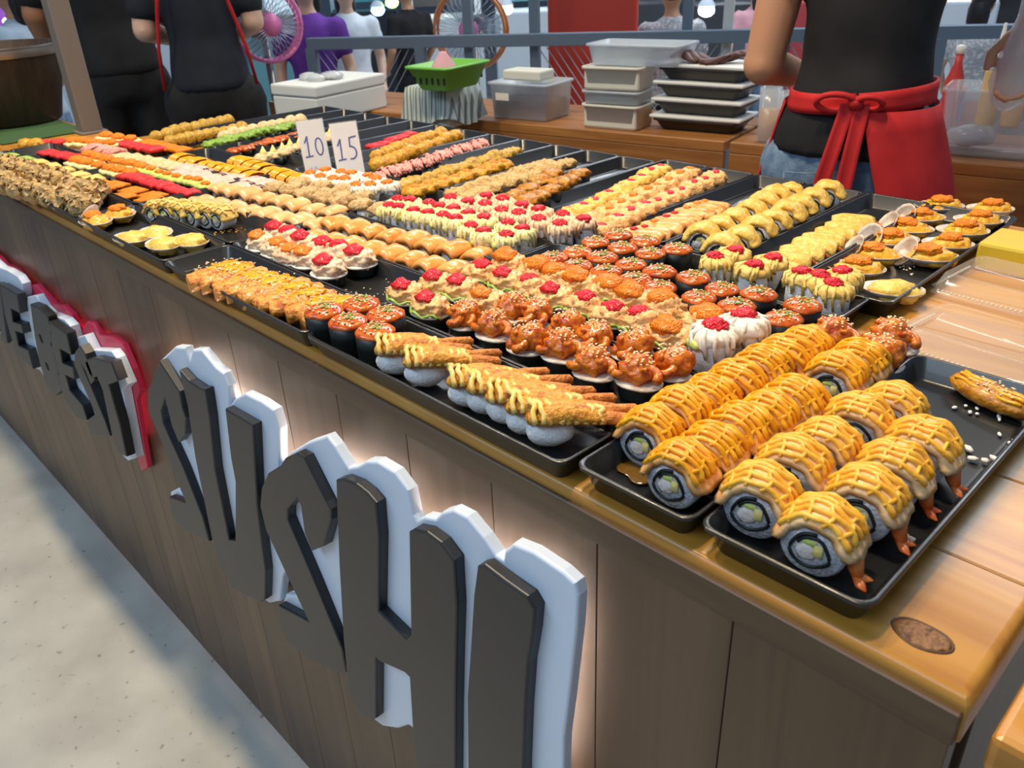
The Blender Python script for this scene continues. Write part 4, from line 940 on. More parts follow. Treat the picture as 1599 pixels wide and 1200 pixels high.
def card(u, v, second, label):
    b = PZ(u, v, TZ+.002); t = thing('price_card', label, 'price card', (b.x, b.y, TZ), math.atan2(-b.x, b.y)*1.0 if False else math.atan2(b.y, b.x)-PI/2+PI*0)
    t.rotation_euler = (-.26, -.05, math.atan2(b.y, b.x)-PI/2)
    mb = MB(); box(mb, .046, .0006, .100, (0, 0, .056), .0002, 1); pp = obj('paper', mb, 'card_paper', t, False)
    mb = MB(); box(mb, .049, .0010, .106, (0, -.0014, .055)); box(mb, .049, .0010, .106, (0, .0014, .055)); obj('acrylic_sleeve', mb, 'acrylic', t, False)
    mb = MB()
    for st_ in ONE: ribbon(mb, [(x-.0095, z+.055) for x, z in st_], .0026, -.0004)
    obj('digit_one', mb, BLUE, pp, False)
    mb = MB()
    if second == 0: ribbon(mb, [(x+.009, z+.060) for x, z in arc(0, 0, .0062, .0145, 80, 440, 20)], .0024, -.0004)
    else:
        ribbon(mb, [(.0175, .0815), (.0065, .080), (.0055, .065)], .0026, -.0004); ribbon(mb, [(x+.0065, z+.055) for x, z in arc(0, 0, .0085, .0105, 95, -110, 14)], .0026, -.0004)
    obj('digit_zero' if second == 0 else 'digit_five', mb, BLUE, pp, False)
    if second == 0:
        mb = MB(); ribbon(mb, [(-.016, .020), (-.012, .026), (-.008, .018), (-.004, .027), (.000, .020)], .0012, -.0004); obj('pencil_scribble', mb, 'ink_grey', pp, False)
    mb = MB(); box(mb, .034, .018, .004, (0, .004, .002), .0008, 1); obj('foot', mb, 'acrylic', t, False)
    return t
card(501, 282, 0, 'white price card marked 10 standing among the trays')
card(552, 288, 1, 'white price card marked 15 standing right of the other card')
# plastic lids and yellow block on the counter, right
def takeout_lid(u, v, rz, label, dz=0):
    p = PZ(u, v, HC+.01); t = thing('takeout_lid', label, 'lid', (p.x, p.y, HC+.0005+dz), rz, 'clear takeaway lids')
    sx, sy, h = .19, .115, .020; mb = MB(); V = []; Fc = []; n = 5
    def ring(ix, z, rr):
        out = []
        for cx, cy, a0 in ((1, 1, 0), (-1, 1, 90), (-1, -1, 180), (1, -1, 270)):
            for k in range(n+1):
                a = math.radians(a0+90*k/n); out.append((cx*(sx/2-ix-rr)+math.cos(a)*rr, cy*(sy/2-ix-rr)+math.sin(a)*rr, z))
        return out
    rs = [ring(0, .001, .014), ring(0, .003, .014), ring(.006, .0034, .012), ring(.012, h, .012), ring(.014, h+.001, .011), ring(.020, h+.001, .009), ring(.022, h-.002, .008)]; k = len(rs[0])
    for r_ in rs: V += r_
    for i in range(len(rs)-1):
        for j in range(k): Fc.append((i*k+j, i*k+(j+1) % k, (i+1)*k+(j+1) % k, (i+1)*k+j))
    Fc.append(tuple((len(rs)-1)*k+j for j in range(k))); mb.add(V, Fc); obj('lid_shell', mb, 'clear_plastic', t)
    mb = MB()
    for i in range(34): box(mb, .0022, .0035, .0022, (-sx/2+.016+i*(sx-.032)/33, -sy/2+.005, .0042), .0006, 1)
    for i in range(18): box(mb, .0035, .0022, .0022, (-sx/2+.005, -sy/2+.016+i*(sy-.032)/17, .0042), .0006, 1)
    obj('crimped_rim', mb, 'rim_plastic', t); return t
takeout_lid(1570, 545, -.12, 'clear plastic takeaway lid nearest the grilled piece')
takeout_lid(1618, 462, -.10, 'clear plastic takeaway lid lying before the yellow block', .004)
p = PZ(1575, 432, HC); mb = MB(); box(mb, .15, .075, .034, (p.x+.035, p.y+.036, HC+.017), .004, 2); tag(obj('yellow_block', mb, 'yellow_block', None, False), 'yellow block on the counter behind the clear lids', 'block')
# ------------------------------------------------------------------ behind the counter
def yaw_of(P, off=0): return math.atan2(P.y, P.x)-PI/2+off       # facing away from the camera
BZ = .78
bA, bC = PZ(705, 184, BZ), PZ(1599, 262, BZ)
EX = (bC-bA).normalized(); EY = Vector((-EX.y, EX.x, 0)); BR = math.atan2(EX.y, EX.x)
def mpp(P): return (Vector(P)-Vector((0, 0, CZ))).dot(AF)/F
def bench_s(u):
    d = ray(u, 200); d = Vector((d.x, d.y)); n_ = Vector((EY.x, EY.y)); t = (Vector((bA.x, bA.y)).dot(n_))/d.dot(n_); p = d*t; return (p-Vector((bA.x, bA.y))).dot(Vector((EX.x, EX.y)))
def bench(u0, u1, label, front='bench_wood', dep=.36):
    s0, s1 = bench_s(u0), bench_s(u1); t = thing('back_bench', label, 'bench', (bA.x, bA.y, 0), BR)
    mb = MB(); box(mb, s1-s0, .02, .22, ((s0+s1)/2, .012, BZ-.03-.11), .002, 1); obj('front_board', mb, front, t, False)
    mb = MB(); box(mb, s1-s0, .02, BZ-.27, ((s0+s1)/2, .016, (BZ-.26)/2), .002, 1); obj('lower_board', mb, front, t, False)
    for i in range(3):
        mb = MB(); box(mb, s1-s0, dep/3-.002, .03, ((s0+s1)/2, dep/6+i*dep/3, BZ-.015), .003, 1); obj('top_board', mb, front, t, False)
    return t
bench(425, 1133, 'long brown wooden bench behind the trays holding stacked containers')
bench(1141, 1900, 'brown wooden bench behind the worker in the red apron')
def fit(u0, u1, vbase, vtop, ratio, zb=BZ, rz=None):
    rz = BR if rz is None else rz; ex = Vector((math.cos(rz), math.sin(rz), 0)); ey = Vector((-ex.y, ex.x, 0))
    un = (u0+u1)/2
    for _ in range(4):
        P = PZ(un, vbase, zb); mp = mpp(P); vd = Vector((P.x, P.y, 0)).normalized(); rt = Vector((vd.y, -vd.x, 0)); k1, k2 = abs(ex.dot(rt)), abs(ey.dot(rt))
        Wd = (u1-u0)*mp; sx = Wd/(k1+ratio*k2); sy = sx*ratio; un = u0+sx*k1/mp
    P = PZ(un, vbase, zb); c = P-ex*sx/2+ey*sy/2; h = (vbase-vtop)*mp*1.06
    return c, sx, sy, h, rz
def tub_shell(sx, sy, h, taper=.02, wall=.003, rim=.006):
    mb = MB(); V = []; Fc = []; n = 4
    def ring(hx, hy, z, rr):
        o = []
        for cx, cy, a0 in ((1, 1, 0), (-1, 1, 90), (-1, -1, 180), (1, -1, 270)):
            for k in range(n+1):
                a = math.radians(a0+90*k/n); o.append((cx*(hx-rr)+math.cos(a)*rr, cy*(hy-rr)+math.sin(a)*rr, z))
        return o
    hx, hy = sx/2, sy/2
    rs = [ring(hx-taper-.004, hy-taper-.004, 0, .012), ring(hx-taper, hy-taper, .004, .014), ring(hx-rim, hy-rim, h-.008, .016), ring(hx, hy, h-.007, .018), ring(hx, hy, h, .018), ring(hx-rim-wall, hy-rim-wall, h, .014), ring(hx-taper-wall, hy-taper-wall, .007, .012)]
    k = len(rs[0])
    for r_ in rs: V += r_
    for i in range(len(rs)-1):
        for j in range(k): Fc.append((i*k+j, i*k+(j+1) % k, (i+1)*k+(j+1) % k, (i+1)*k+j))
    Fc.append(tuple(reversed(range(k)))); Fc.append(tuple((len(rs)-1)*k+j for j in range(k))); mb.add(V, Fc); return mb
# white foam box
c, sx, sy, h, rz = fit(430, 617, 193, 142, 1.55)
t = thing('foam_box', 'white foam box standing behind the black trays', 'box', c, rz)
mb = MB(); box(mb, sx*.985, sy*.985, h*.68, (0, 0, h*.34), .006, 2); obj('box_body', mb, 'foam_white', t, False)
mb = MB(); box(mb, sx, sy, h*.32, (0, 0, h*.845), .006, 2); obj('box_lid', mb, 'foam_white', t, False)
mb = MB()
for i in range(7): blob(mb, .035, .03, .014, (rnd(-.05, .05), rnd(-.06, .06), h+.010), i, .5, 2, 2)
tag(obj('plastic_bag', mb, 'bag_film'), 'crumpled clear plastic bag on the white foam box', 'bag').location = c
# cloth covered box with green basket
c, sx, sy, h, rz = fit(638, 752, 203, 147, 1.0)
t = thing('covered_crate', 'crate draped with grey striped cloth under the green basket', 'crate', c, rz)
mb = MB(); box(mb, sx*.9, sy*.9, h*.95, (0, 0, h*.475), .004, 1); obj('crate', mb, 'tub_cream', t, False)
cb = MB(); nA = 72; V = []; Fc = []
for j, (k, z) in enumerate(((.02, h+.003), (.9, h+.004), (1.0, h), (1.05, h*.75), (1.10, h*.42), (1.16, h*.12))):
    for i in range(nA):
        a = 2*PI*i/nA; ca, sa = math.cos(a), math.sin(a); q = 1/max(abs(ca), abs(sa)); wv_ = (1+.055*math.sin(a*18)*max(0, j-1)/3)
        zz = z - (.02*math.sin(a*3+1) if j == 5 else 0); V.append((ca*q*sx/2*k*wv_, sa*q*sy/2*k*wv_, max(zz, .003)))
for j in range(5):
    for i in range(nA): Fc.append((j*nA+i, j*nA+(i+1) % nA, (j+1)*nA+(i+1) % nA, (j+1)*nA+i))
Fc.append(tuple(range(nA))); cb.add(V, Fc); obj('striped_cloth', cb, 'striped_cloth', t)
zt = BZ+h+.006
c, sx, sy, h2, rz = fit(630, 776, 147, 112, 1.3, zt)
t = thing('green_basket', 'bright green plastic basket on the striped cloth', 'basket', c, rz)
obj('basket_body', tub_shell(sx, sy, h2, .03, .004, .008), 'basket_green', t)
for s_ in (-1, 1):
    for i in range(6): mb = MB(); box(mb, .008, .002, h2*.45, (-sx*.33+i*sx*.13, s_*(sy/2-.018), h2*.5), .0005, 1); obj('slot', mb, 'gap_black', t, False)
mb = MB(); lathe(mb, [(.045, 0), (.046, .004), (.030, .035), (.012, .060), (.010, .064)], 14, 1, 1, (c.x-.02, c.y, zt+h2*.50), None, .25, 2); tag(obj('pink_white_bag', mb, 'pink_cloth'), 'small pink and white bag peeking out of the green basket', 'bag')
# clear container left
c, sx, sy, h, rz = fit(757, 902, 193, 140, .75)
t = thing('clear_container', 'clear plastic container with dark food and paper label', 'container', c, rz)
obj('container_body', tub_shell(sx, sy, h, .012), 'frosted', t)
mb = MB(); box(mb, sx*.84, sy*.8, h*.42, (0, 0, h*.30), .006, 2); obj('dark_food', mb, 'dark_food', t, False)
mb = MB(); box(mb, .05, .001, .022, (-sx*.25, -sy/2+.006, h*.62)); obj('paper_label', mb, 'card_paper', t, False)
mb = MB(); box(mb, sx*.62, sy*.5, .030, (c.x-.01, c.y, BZ+h+.017), .006, 2, Matrix.Rotation(rz, 3, 'Z')); tag(obj('folded_napkins', mb, 'tub_cream', None, False), 'pale folded packet on the clear container with dark food', 'packet')
# cream containers stack
c, sx, sy, h, rz = fit(902, 1025, 207, 172, .65); zb = BZ
for i, (hh, lb) in enumerate(((h, 'cream filled box, lowest of the pale stack'), (h*.55, 'translucent lid box in the middle of the pale stack'), (h*.95, 'cream filled box near top of the pale stack'))):
    t = thing('cream_container', lb, 'container', (c.x, c.y, zb), rz+.03*i, 'stacked pale containers')
    obj('container_body', tub_shell(sx, sy, hh, .008), 'frosted' if i == 1 else 'tub_cream', t)
    if i != 1: mb = MB(); box(mb, sx*.9, sy*.88, hh*.9, (0, 0, hh*.5), .004, 1); obj('contents', mb, 'tub_cream', t, False)
    zb += hh+.001
t = thing('wide_clear_bin', 'wide translucent bin on top of the pale container stack', 'container', (c.x+.05, c.y+.04, zb), rz)
obj('bin_body', tub_shell(sx*1.55, sy*1.2, h*.85, .015), 'frosted', t)
# black trays with white lids
c, sx, sy, h, rz = fit(1012, 1178, 214, 190, .55); zb = BZ
for i in range(4):
    lb = ['lowest', 'second', 'third', 'topmost'][i]
    t = thing('lidded_tray', f'black food tray, {lb} in the stack beside the cream boxes', 'tray', (c.x+.004*i, c.y, zb), rz-.03*i, 'stack of lidded black trays')
    obj('tray_body', tub_shell(sx, sy, h*.78, .02), 'dark_food', t)
    mb = MB(); box(mb, sx*1.05, sy*1.05, h*.22, (0, 0, h*.89), .004, 2); obj('lid', mb, 'lid_white', t, False); zb += h+.001
for i in range(6):
    q = Vector((c.x, c.y, zb+.001))+EX*(-.09+.028*i)+EY*(-.05+.02*(i % 3)); mb = MB(); tube(mb, [q+EX*(k*.017)+EY*(.012*math.sin(k+i))+Vector((0, 0, .012+.010*math.sin(k*.9+i))) for k in range(6)], [.005, .015, .019, .016, .010, .004], 8, False, .6)
    tag(obj('seaweed_scrap', mb, 'scrap'), ['curled', 'folded', 'longest', 'flat', 'twisted', 'end'][i]+' dark red-brown scrap on the topmost lidded tray', 'food scrap', 'scraps on the stack')
# cups
def cup(u, vb, vt, wpx, label, fill, name='sauce_cup', zb=BZ, lvl=.6):
    P = PZ(u, vb, zb); mp = mpp(P); r = wpx*mp/2; h = (vb-vt)*mp*1.05; t = thing(name, label, 'cup', P+Vector((0, r, 0))*.5)
    mb = MB(); lathe(mb, [(r*.86, 0), (r*.88, .003), (r, h), (r*.95, h), (r*.84, .005)], 20); obj('cup_body', mb, 'cup_clear', t)
    mb = MB(); lathe(mb, [(r*.80, .006), (r*.84, h*lvl), (r*.5, h*lvl+.001)], 20); obj('contents', mb, fill, t)
    return t
cup(1192, 222, 145, 34, 'clear cup of orange liquid on the bench', 'juice'); cup(1237, 226, 180, 46, 'short clear tumbler behind the worker arm', 'tub_cream', 'tumbler'); 
cup(1222, 208, 150, 36, 'tall translucent cup by the worker elbow', 'lid_white', 'tumbler')
# right end: bin with sauce bottles, packs
c, sx, sy, h, rz = fit(1466, 1660, 262, 160, .6)
t = thing('clear_bin', 'large clear plastic bin with a bag inside at right', 'container', c, rz); cbin, hbin = c.copy(), h
obj('bin_body', tub_shell(sx, sy, h, .018), 'cup_clear', t)
mb = MB()
for i in range(5): blob(mb, .04, .03, .025, (-.06+rnd(-.03, .03), rnd(-.02, .02), .04), i, .5, 2, 2)
obj('bag', mb, 'bag_film', t)
for i, (u, vb, vt) in enumerate(((1530, 158, 100), (1562, 162, 82), (1596, 158, 88))):
    P = cbin+EX*(-.045+.052*i)+EY*.02; r = .021; h = .165
    t = thing('sauce_bottle', ['leftmost', 'middle', 'rightmost'][i]+' squeeze bottle of cream sauce at the right bench', 'bottle', (P.x, P.y, BZ+.062), 0, 'squeeze bottles')
    mb = MB(); lathe(mb, [(r*.95, 0), (r, .004), (r, h*.72), (r*.9, h*.76)], 16); obj('bottle_body', mb, 'sauce_cream', t)
    mb = MB(); lathe(mb, [(r*.98, h*.76), (r*.98, h*.9), (r*.4, h*.95), (r*.16, h*1.35), (r*.1, h*1.36)], 14); obj('nozzle_cap', mb, 'bottle_white', t)
c, sx, sy, h, rz = fit(1452, 1486, 205, 148, 1.0)
t = thing('drink_pack', 'blue and red carton on the bench beside the worker', 'carton', c+EY*.12, rz)
mb = MB(); box(mb, sx, sy, h*.75, (0, 0, h*.375), .002, 1); obj('carton', mb, 'blue_pack', t, False)
mb = MB(); box(mb, sx*1.01, sy*1.01, h*.14, (0, 0, h*.80), .001, 1); obj('red_band', mb, 'red_pack', t, False)
P = PZ(1478, 150, BZ)+EY*.1; P = PD(1478, 190, 2.62)
t = thing('red_bottle', 'small red sauce bottle behind the blue carton', 'bottle', (P.x, P.y, BZ))
mb = MB(); lathe(mb, [(.022, 0), (.023, .004), (.023, .12), (.010, .16), (.010, .185)], 14); obj('bottle_body', mb, 'red_pack', t)
mb = MB(); lathe(mb, [(.012, .185), (.012, .205), (.004, .207)], 12); obj('cap', mb, 'bottle_white', t)
# ------------------------------------------------------------------ left end
P = PZ(134, 214, HC); t = thing('corner_post', 'grey-brown metal post rising at the left end of the trays', 'post', (P.x-.05, P.y+.03, HC))
mb = MB(); box(mb, .048, .048, 2.0, (0, 0, 1.0), .004, 1); obj('post', mb, 'post_grey', t, False); mb = MB(); box(mb, .064, .064, .006, (0, 0, .003), .001, 1); obj('base_plate', mb, 'post_grey', t, False)
mb = MB(); box(mb, .60, .20, .005, (-2.55, .60, HC+.0026), .002, 1, None); tag(obj('green_mat', mb, 'green_cloth', None, False), 'dark green cloth mat under the wooden tub', 'mat')
P = PZ(40, 206, HC)+Vector((-.16, .02, 0))
t = thing('wooden_tub', 'big dark brown wooden tub on the green mat', 'tub', (P.x, P.y, HC+.0055))
mb = MB(); lathe(mb, [(.115, 0), (.12, .006), (.165, .182), (.165, .19), (.155, .19), (.112, .02)], 28); obj('tub_body', mb, 'tub_wood', t)
mb = MB(); lathe(mb, [(.1645, .165), (.1675, .174), (.1665, .184)], 28, 1, 1, (0, 0, 0), None, 0, 0, False); obj('hoop', mb, 'steel', t)
P = PZ(6, 208, HC)+Vector((.02, -.10, 0)); mb = MB()
for i in range(6): blob(mb, .045, .04, .035, (rnd(-.03, .03), rnd(-.03, .03), .035), i+3, .5, 2, 2)
o = tag(obj('plastic_bag', mb, 'bag_film'), 'crinkled clear bag in front of the dark tub', 'bag'); o.location = (P.x, P.y, HC+.006)
# ------------------------------------------------------------------ rail, mesh, red board, fans
rA, rB = PZ(480, 60, .95), PZ(1480, 40, .95); rX = (rB-rA).normalized(); RR = math.atan2(rX.y, rX.x); RL = (Vector((rB.x, rB.y))-Vector((rA.x, rA.y))).length
def rail_s(u):
    d = ray(u, 60); d = Vector((d.x, d.y)); n_ = Vector((-math.sin(RR), math.cos(RR))); t_ = Vector((rA.x, rA.y)).dot(n_)/d.dot(n_); return (d*t_-Vector((rA.x, rA.y))).dot(Vector((math.cos(RR), math.sin(RR))))
t = thing('metal_railing', 'blue-grey metal railing with wire mesh behind the bench', 'railing', (rA.x, rA.y, 0), RR)
mb = MB(); box(mb, RL+1.8, .038, .048, ((RL+1.8)/2, 0, .928), .003, 1); obj('top_rail', mb, 'rail_grey', t, False)
mb = MB(); box(mb, RL+1.8, .03, .03, ((RL+1.8)/2, 0, .30), .003, 1); obj('bottom_rail', mb, 'rail_grey', t, False)
for u in (484, 655, 1155, 1468): mb = MB(); box(mb, .045, .04, .91, (rail_s(u), 0, .455), .003, 1); obj('rail_post', mb, 'rail_grey', t, False)
for u in (727, 831, 1071, 1135): mb = MB(); box(mb, .04, .04, 2.3, (rail_s(u), .05, 1.15), .003, 1); obj('tall_post', mb, 'rail_grey' if u != 1135 else 'foam_white', t, False)
def meshpanel(u0, u1):
    a, b_ = rail_s(u0), rail_s(u1); mb = MB(); st = .035; x = a-.7
    while x < b_:
        for sg_ in (1, -1):
            p0 = (x, .32) if sg_ > 0 else (x, .90); p1 = (x+.40, .90) if sg_ > 0 else (x+.40, .32)
            if p0[0] >= a and p1[0] <= b_: tube(mb, [(p0[0], .0, p0[1]), (p1[0], 0, p1[1])], .0022, 4)
        x += st
    return mb
for u0, u1 in ((490, 650), (840, 1150), (1160, 1460)): obj('wire_mesh', meshpanel(u0, u1), 'wire', t, False, kind='stuff')
P = PD(925, 100, 3.85)
t = thing('red_board', 'large red plastic board standing behind the railing', 'board', (P.x, P.y, 0), RR+.1)
mb = MB(); box(mb, .385, .05, .66, (0, 0, .83), .02, 3); obj('panel', mb, 'red_plastic', t, False); mb = MB(); box(mb, .10, .05, .07, (0, 0, 1.19), .015, 2); obj('handle', mb, 'red_plastic', t, False)
for a in (-.12, .12): mb = MB(); box(mb, .03, .04, .51, (a, 0, .255), .004, 1); obj('leg', mb, 'red_plastic', t, False)
def fan(u, v, D, rad, ring_mat, label, yaw):
    P = PD(u, v, D); t = thing('standing_fan', label, 'fan', (P.x, P.y, 0), yaw); z = P.z; Rx = Matrix.Rotation(PI/2, 3, 'X')
    mb = MB(); lathe(mb, [(.16, 0), (.165, .01), (.05, .035), (.02, .04)], 20); obj('base', mb, 'fan_dark', t)
    mb = MB(); tube(mb, [(0, .04, .04), (0, .04, z-.02)], .014, 8); obj('pole', mb, 'steel', t)
    mb = MB(); lathe(mb, [(.03, -.03), (.055, .0), (.055, .08), (.02, .10)], 14, 1, 1, (0, .14, z), Rx); obj('motor', mb, 'fan_dark', t)
    for k in range(3):
        a0 = k*2*PI/3; mb = MB(); V = []; n = 6
        for i in range(n+1):
            for j in range(5):
                r = .03+(rad*.86-.03)*i/n; a = a0+(j/4-.5)*(1.2-.3*i/n); V.append((r*math.cos(a), -.005+.03*(j/4-.5), z+r*math.sin(a)))
        mb.add(V, [(i*5+j, i*5+j+1, (i+1)*5+j+1, (i+1)*5+j) for i in range(n) for j in range(4)]); obj('blade', mb, 'fan_blade', t)
    mb = MB(); lathe(mb, [(.045, -.01), (.04, .02), (.01, .03)], 16, 1, 1, (0, -.03, z), Rx); obj('hub', mb, 'pink_plastic', t)
    for yy in (-.05, .05):
        mb = MB(); tube(mb, [(rad*math.cos(a), yy*.4, z+rad*math.sin(a)) for a in [2*PI*i/40 for i in range(40)]], .008, 7, True); gr_ = obj('guard_ring', mb, ring_mat, t)
        mb = MB()
        for i in range(36):
            a = 2*PI*i/36; tube(mb, [(.04*math.cos(a), yy*1.3, z+.04*math.sin(a)), (rad*.7*math.cos(a), yy*1.2, z+rad*.7*math.sin(a)), (rad*math.cos(a), yy*.4, z+rad*math.sin(a))], .0014, 4)
        obj('guard_wires', mb, 'wire', gr_, kind='stuff')
    return t
fan(416, 38, 3.45, .128, 'pink_plastic', 'standing fan with pink guard ring beside the black-shirted workers', yaw_of(PD(412, 38, 2.9), .35))
fan(735, 46, 3.95, .165, 'orange_plastic', 'standing fan with orange guard ring behind the railing', yaw_of(PD(735, 46, 3.3), -.35))
# ------------------------------------------------------------------ people
def remesh(mb, vox, smooth=2):
    me = mb.mesh('tmp'); o = bpy.data.objects.new('tmp', me); C.objects.link(o)
    md = o.modifiers.new('r', 'REMESH'); md.mode = 'VOXEL'; md.voxel_size = vox
    s_ = o.modifiers.new('s', 'SMOOTH'); s_.iterations = smooth; s_.factor = .6
    dg = bpy.context.evaluated_depsgraph_get(); dg.update(); e_ = o.evaluated_get(dg); nm = bpy.data.meshes.new_from_object(e_)
    nm.polygons.foreach_set('use_smooth', [True]*len(nm.polygons)); bpy.data.objects.remove(o); nm.materials.clear(); return nm
def capsule(mb, a, b_, ra, rb, n=12):
    a, b_ = Vector(a), Vector(b_); d = (b_-a); L_ = d.length; d.normalize(); s = d.cross(Vector((0, 0, 1)))
    if s.length < .1: s = d.cross(Vector((1, 0, 0)))
    s.normalize(); q = s.cross(d); secs = []
    for k in range(5):
        an = -PI/2+k*PI/8; secs.append((a+d*ra*math.sin(an), s*max(ra*math.cos(an), .0005), q*max(ra*math.cos(an), .0005)))
    for k in range(1, 6):
        an = k*PI/10; secs.append((b_+d*rb*math.sin(an), s*max(rb*math.cos(an), .0005), q*max(rb*math.cos(an), .0005)))
    loft(mb, secs, n)
def torso(mb, secs, n=24): loft(mb, [((x, y, z), (rx, 0, 0), (0, ry, 0)) for (z, rx, ry, x, y) in secs], n)
def person(label, base, yaw, sc_, arms, shirt, pants, skin='skin', hair='short', vox=.014, sleeve=.55, slim=1.0, wrinkle=.004, hip=None):
    """local frame: faces +Y, z up, 1.65 m tall before scaling. arms: {side: (elbow, wrist, finger direction)}"""
    t = thing('person', label, 'person', base, yaw, None, sc_); g_ = slim; hp = hip or slim
    body = MB()
    torso(body, [(.86, .150*g_, .105, 0, 0), (.95, .150*g_, .105, 0, 0), (1.04, .122*g_, .088, 0, 0), (1.16, .135*g_, .098, 0, 0), (1.28, .155*g_, .105, 0, 0), (1.36, .150*g_, .085, 0, 0), (1.40, .085, .06, 0, -.005), (1.44, .048, .05, 0, 0)])
    capsule(body, (0, 0, 1.40), (0, .012, 1.50), .050, .046)
    blob(body, .074, .092, .108, (0, .022, 1.575), 1, .03, 1.5, 3); blob(body, .012, .02, .018, (0, .112, 1.568), 1, 0, 1, 2)
    for q in (-1, 1): blob(body, .012, .022, .03, (q*.076, .015, 1.572), 1, 0, 1, 2)
    for q in (-1, 1):
        capsule(body, (q*.082, 0, .86), (q*.088, .015, .47), .080, .053); capsule(body, (q*.088, .015, .47), (q*.090, -.01, .08), .052, .036); capsule(body, (q*.09, -.03, .035), (q*.10, .14, .03), .034, .028)
    sl = MB()
    torso(sl, [(.885, .174*hp, .128, 0, 0), (.93, .168*hp, .124, 0, 0), (.985, .158*g_, .118, 0, 0), (1.06, .142*g_, .106, 0, 0), (1.16, .152*g_, .113, 0, 0), (1.28, .172*g_, .120, 0, 0), (1.36, .165*g_, .098, 0, 0), (1.405, .095, .072, 0, -.005), (1.43, .068, .064, 0, 0)])
    for q in (-1, 1):
        sh = Vector((q*.178*g_, 0, 1.345)); el, wr, fd = arms[q]; el, wr, fd = Vector(el), Vector(wr), Vector(fd).normalized()
        capsule(body, sh, el, .050, .040); capsule(body, el, wr, .040, .026)
        capsule(body, wr, wr+fd*.06, .028, .034)
        sd = fd.cross(Vector((0, 0, 1)));  sd = sd.normalized() if sd.length > .2 else Vector((1, 0, 0)); cu = sd.cross(fd)
        for k, (o_, ln) in enumerate(((-.027, .058), (-.009, .070), (.010, .066), (.027, .052))):
            p0 = wr+fd*.075+sd*o_; p1 = p0+fd*ln*.55-cu*.008; capsule(body, p0, p1, .0105, .0095, 8); capsule(body, p1, p1+fd*ln*.35-cu*.022, .0095, .008, 8)
        p0 = wr+fd*.02-sd*.03*q; p1 = p0+fd*.035-sd*.025*q; capsule(body, p0, p1, .012, .011, 8); capsule(body, p1, p1+fd*.028-cu*.01, .011, .009, 8)
        capsule(sl, sh, sh.lerp(el, sleeve), .066*(.5+.5*g_), .064*(.5+.5*g_))
        blob(sl, .068*(.5+.5*g_), .064, .064, sh, 1, 0, 1, 2)
    b_ = remesh(body, vox*.75, 3); b_.materials.append(MT[skin]); o = bpy.data.objects.new('body', b_); C.objects.link(o); o.parent = t
    s_ = remesh(sl, vox, 3)
    for v in s_.vertices: v.co += v.normal*wrinkle*noise.noise(Vector((v.co.x*9+v.co.z*7, v.co.y*9, v.co.z*11)))
    s_.materials.append(MT[shirt]); o = bpy.data.objects.new('shirt', s_); C.objects.link(o); o.parent = t
    pt = MB(); torso(pt, [(.80, .155*hp, .11, 0, 0), (.88, .168*hp, .120, 0, 0), (.96, .150*hp, .112, 0, 0), (1.01, .140*g_, .104, 0, 0)])
    for q in (-1, 1): capsule(pt, (q*.084, 0, .85), (q*.089, .015, .47), .094, .068); capsule(pt, (q*.089, .015, .47), (q*.091, -.01, .11), .068, .060)
    p_ = remesh(pt, vox, 3); p_.materials.append(MT[pants]); o = bpy.data.objects.new('trousers', p_); C.objects.link(o); o.parent = t
    h_ = MB(); blob(h_, .083, .097, .100, (0, .004, 1.600), 2, .05, 2, 3)
    if hair == 'long': blob(h_, .080, .045, .16, (0, -.055, 1.50), 2, .08, 2, 3)
    obj('hair', h_, 'hair', t)
    for q in (-1, 1):
        e_ = MB(); blob(e_, .011, .006, .006, (q*.030, .108, 1.588), 1, 0, 1, 2); obj('eye', e_, 'hair', t)
        sh_ = MB(); loft(sh_, [((q*.095, -.07+.25*i/8, .035), (.040*math.sin(PI*(.12+.76*i/8))**.5, 0, 0), (0, 0, .034*math.sin(PI*(.2+.6*i/8)))) for i in range(9)], 14); obj('shoe', sh_, 'gap_black', t)
    mo = MB(); blob(mo, .020, .005, .005, (0, .110, 1.530), 1, 0, 1, 2); obj('mouth', mo, 'skin_dark', t)
    return t
DOWN = {1: ((.22, -.02, 1.10), (.20, .12, .92), (-.1, .8, -.4)), -1: ((-.22, -.02, 1.10), (-.20, .12, .92), (.1, .8, -.4))}
# the worker
P = PD(1343, 160, 1.78); WY = yaw_of(P, -.05)
wk = person('person from behind in black shirt, jeans and red apron, one arm raised', (P.x, P.y, 0), WY, 1.0,
            {-1: ((-.185, -.02, 1.04), (-.13, .20, .99), (.3, .9, .05)), 1: ((.345, .03, 1.245), (.275, .14, 1.10), (-.10, .12, -1))}, 'black_cloth', 'denim', 'skin', 'short', .011, .45, .80, .008, .9)
ZB = .985
ap = MB()
def wst(a, z):        # waist outline at angle a (0 = +x, going round by the front)
    k = max(0, min(1, (ZB-z)/.16)); rx, ry = .130+.030*k, .122+.012*k; return Vector((rx*.97*math.cos(a), ry*math.sin(a), z)), Vector((math.cos(a), math.sin(a), 0))
A0, A1 = math.radians(-72), math.radians(232)
def fn_band(u, v): return wst(A0+(A1-A0)*u, ZB-.022+.044*v+.012*math.sin(u*5))
bd = MB(); shell_strip(bd, lambda u, v: wst(-PI/2+.02+(2*PI-.04)*u, ZB-.015+.036*v+.010*math.cos(-PI/2+2*PI*u)), 56, 3, .006); apb = obj('apron_band', bd, 'red_cloth', wk)
def fn_sk(u, v):
    a0_ = math.radians(-84+30*v); a = a0_+(math.radians(195)-a0_)*u; z = ZB-.01-.50*v; p, nn = wst(a, z); e_ = max(0, (-.15-math.sin(a)))
    p = p+nn*(.010+.03*v+.006*math.sin(u*26)*v); p.z += .0; 
    p.x += (.05*v if math.cos(a) > 0 and math.sin(a) < 0 else 0); return p, nn
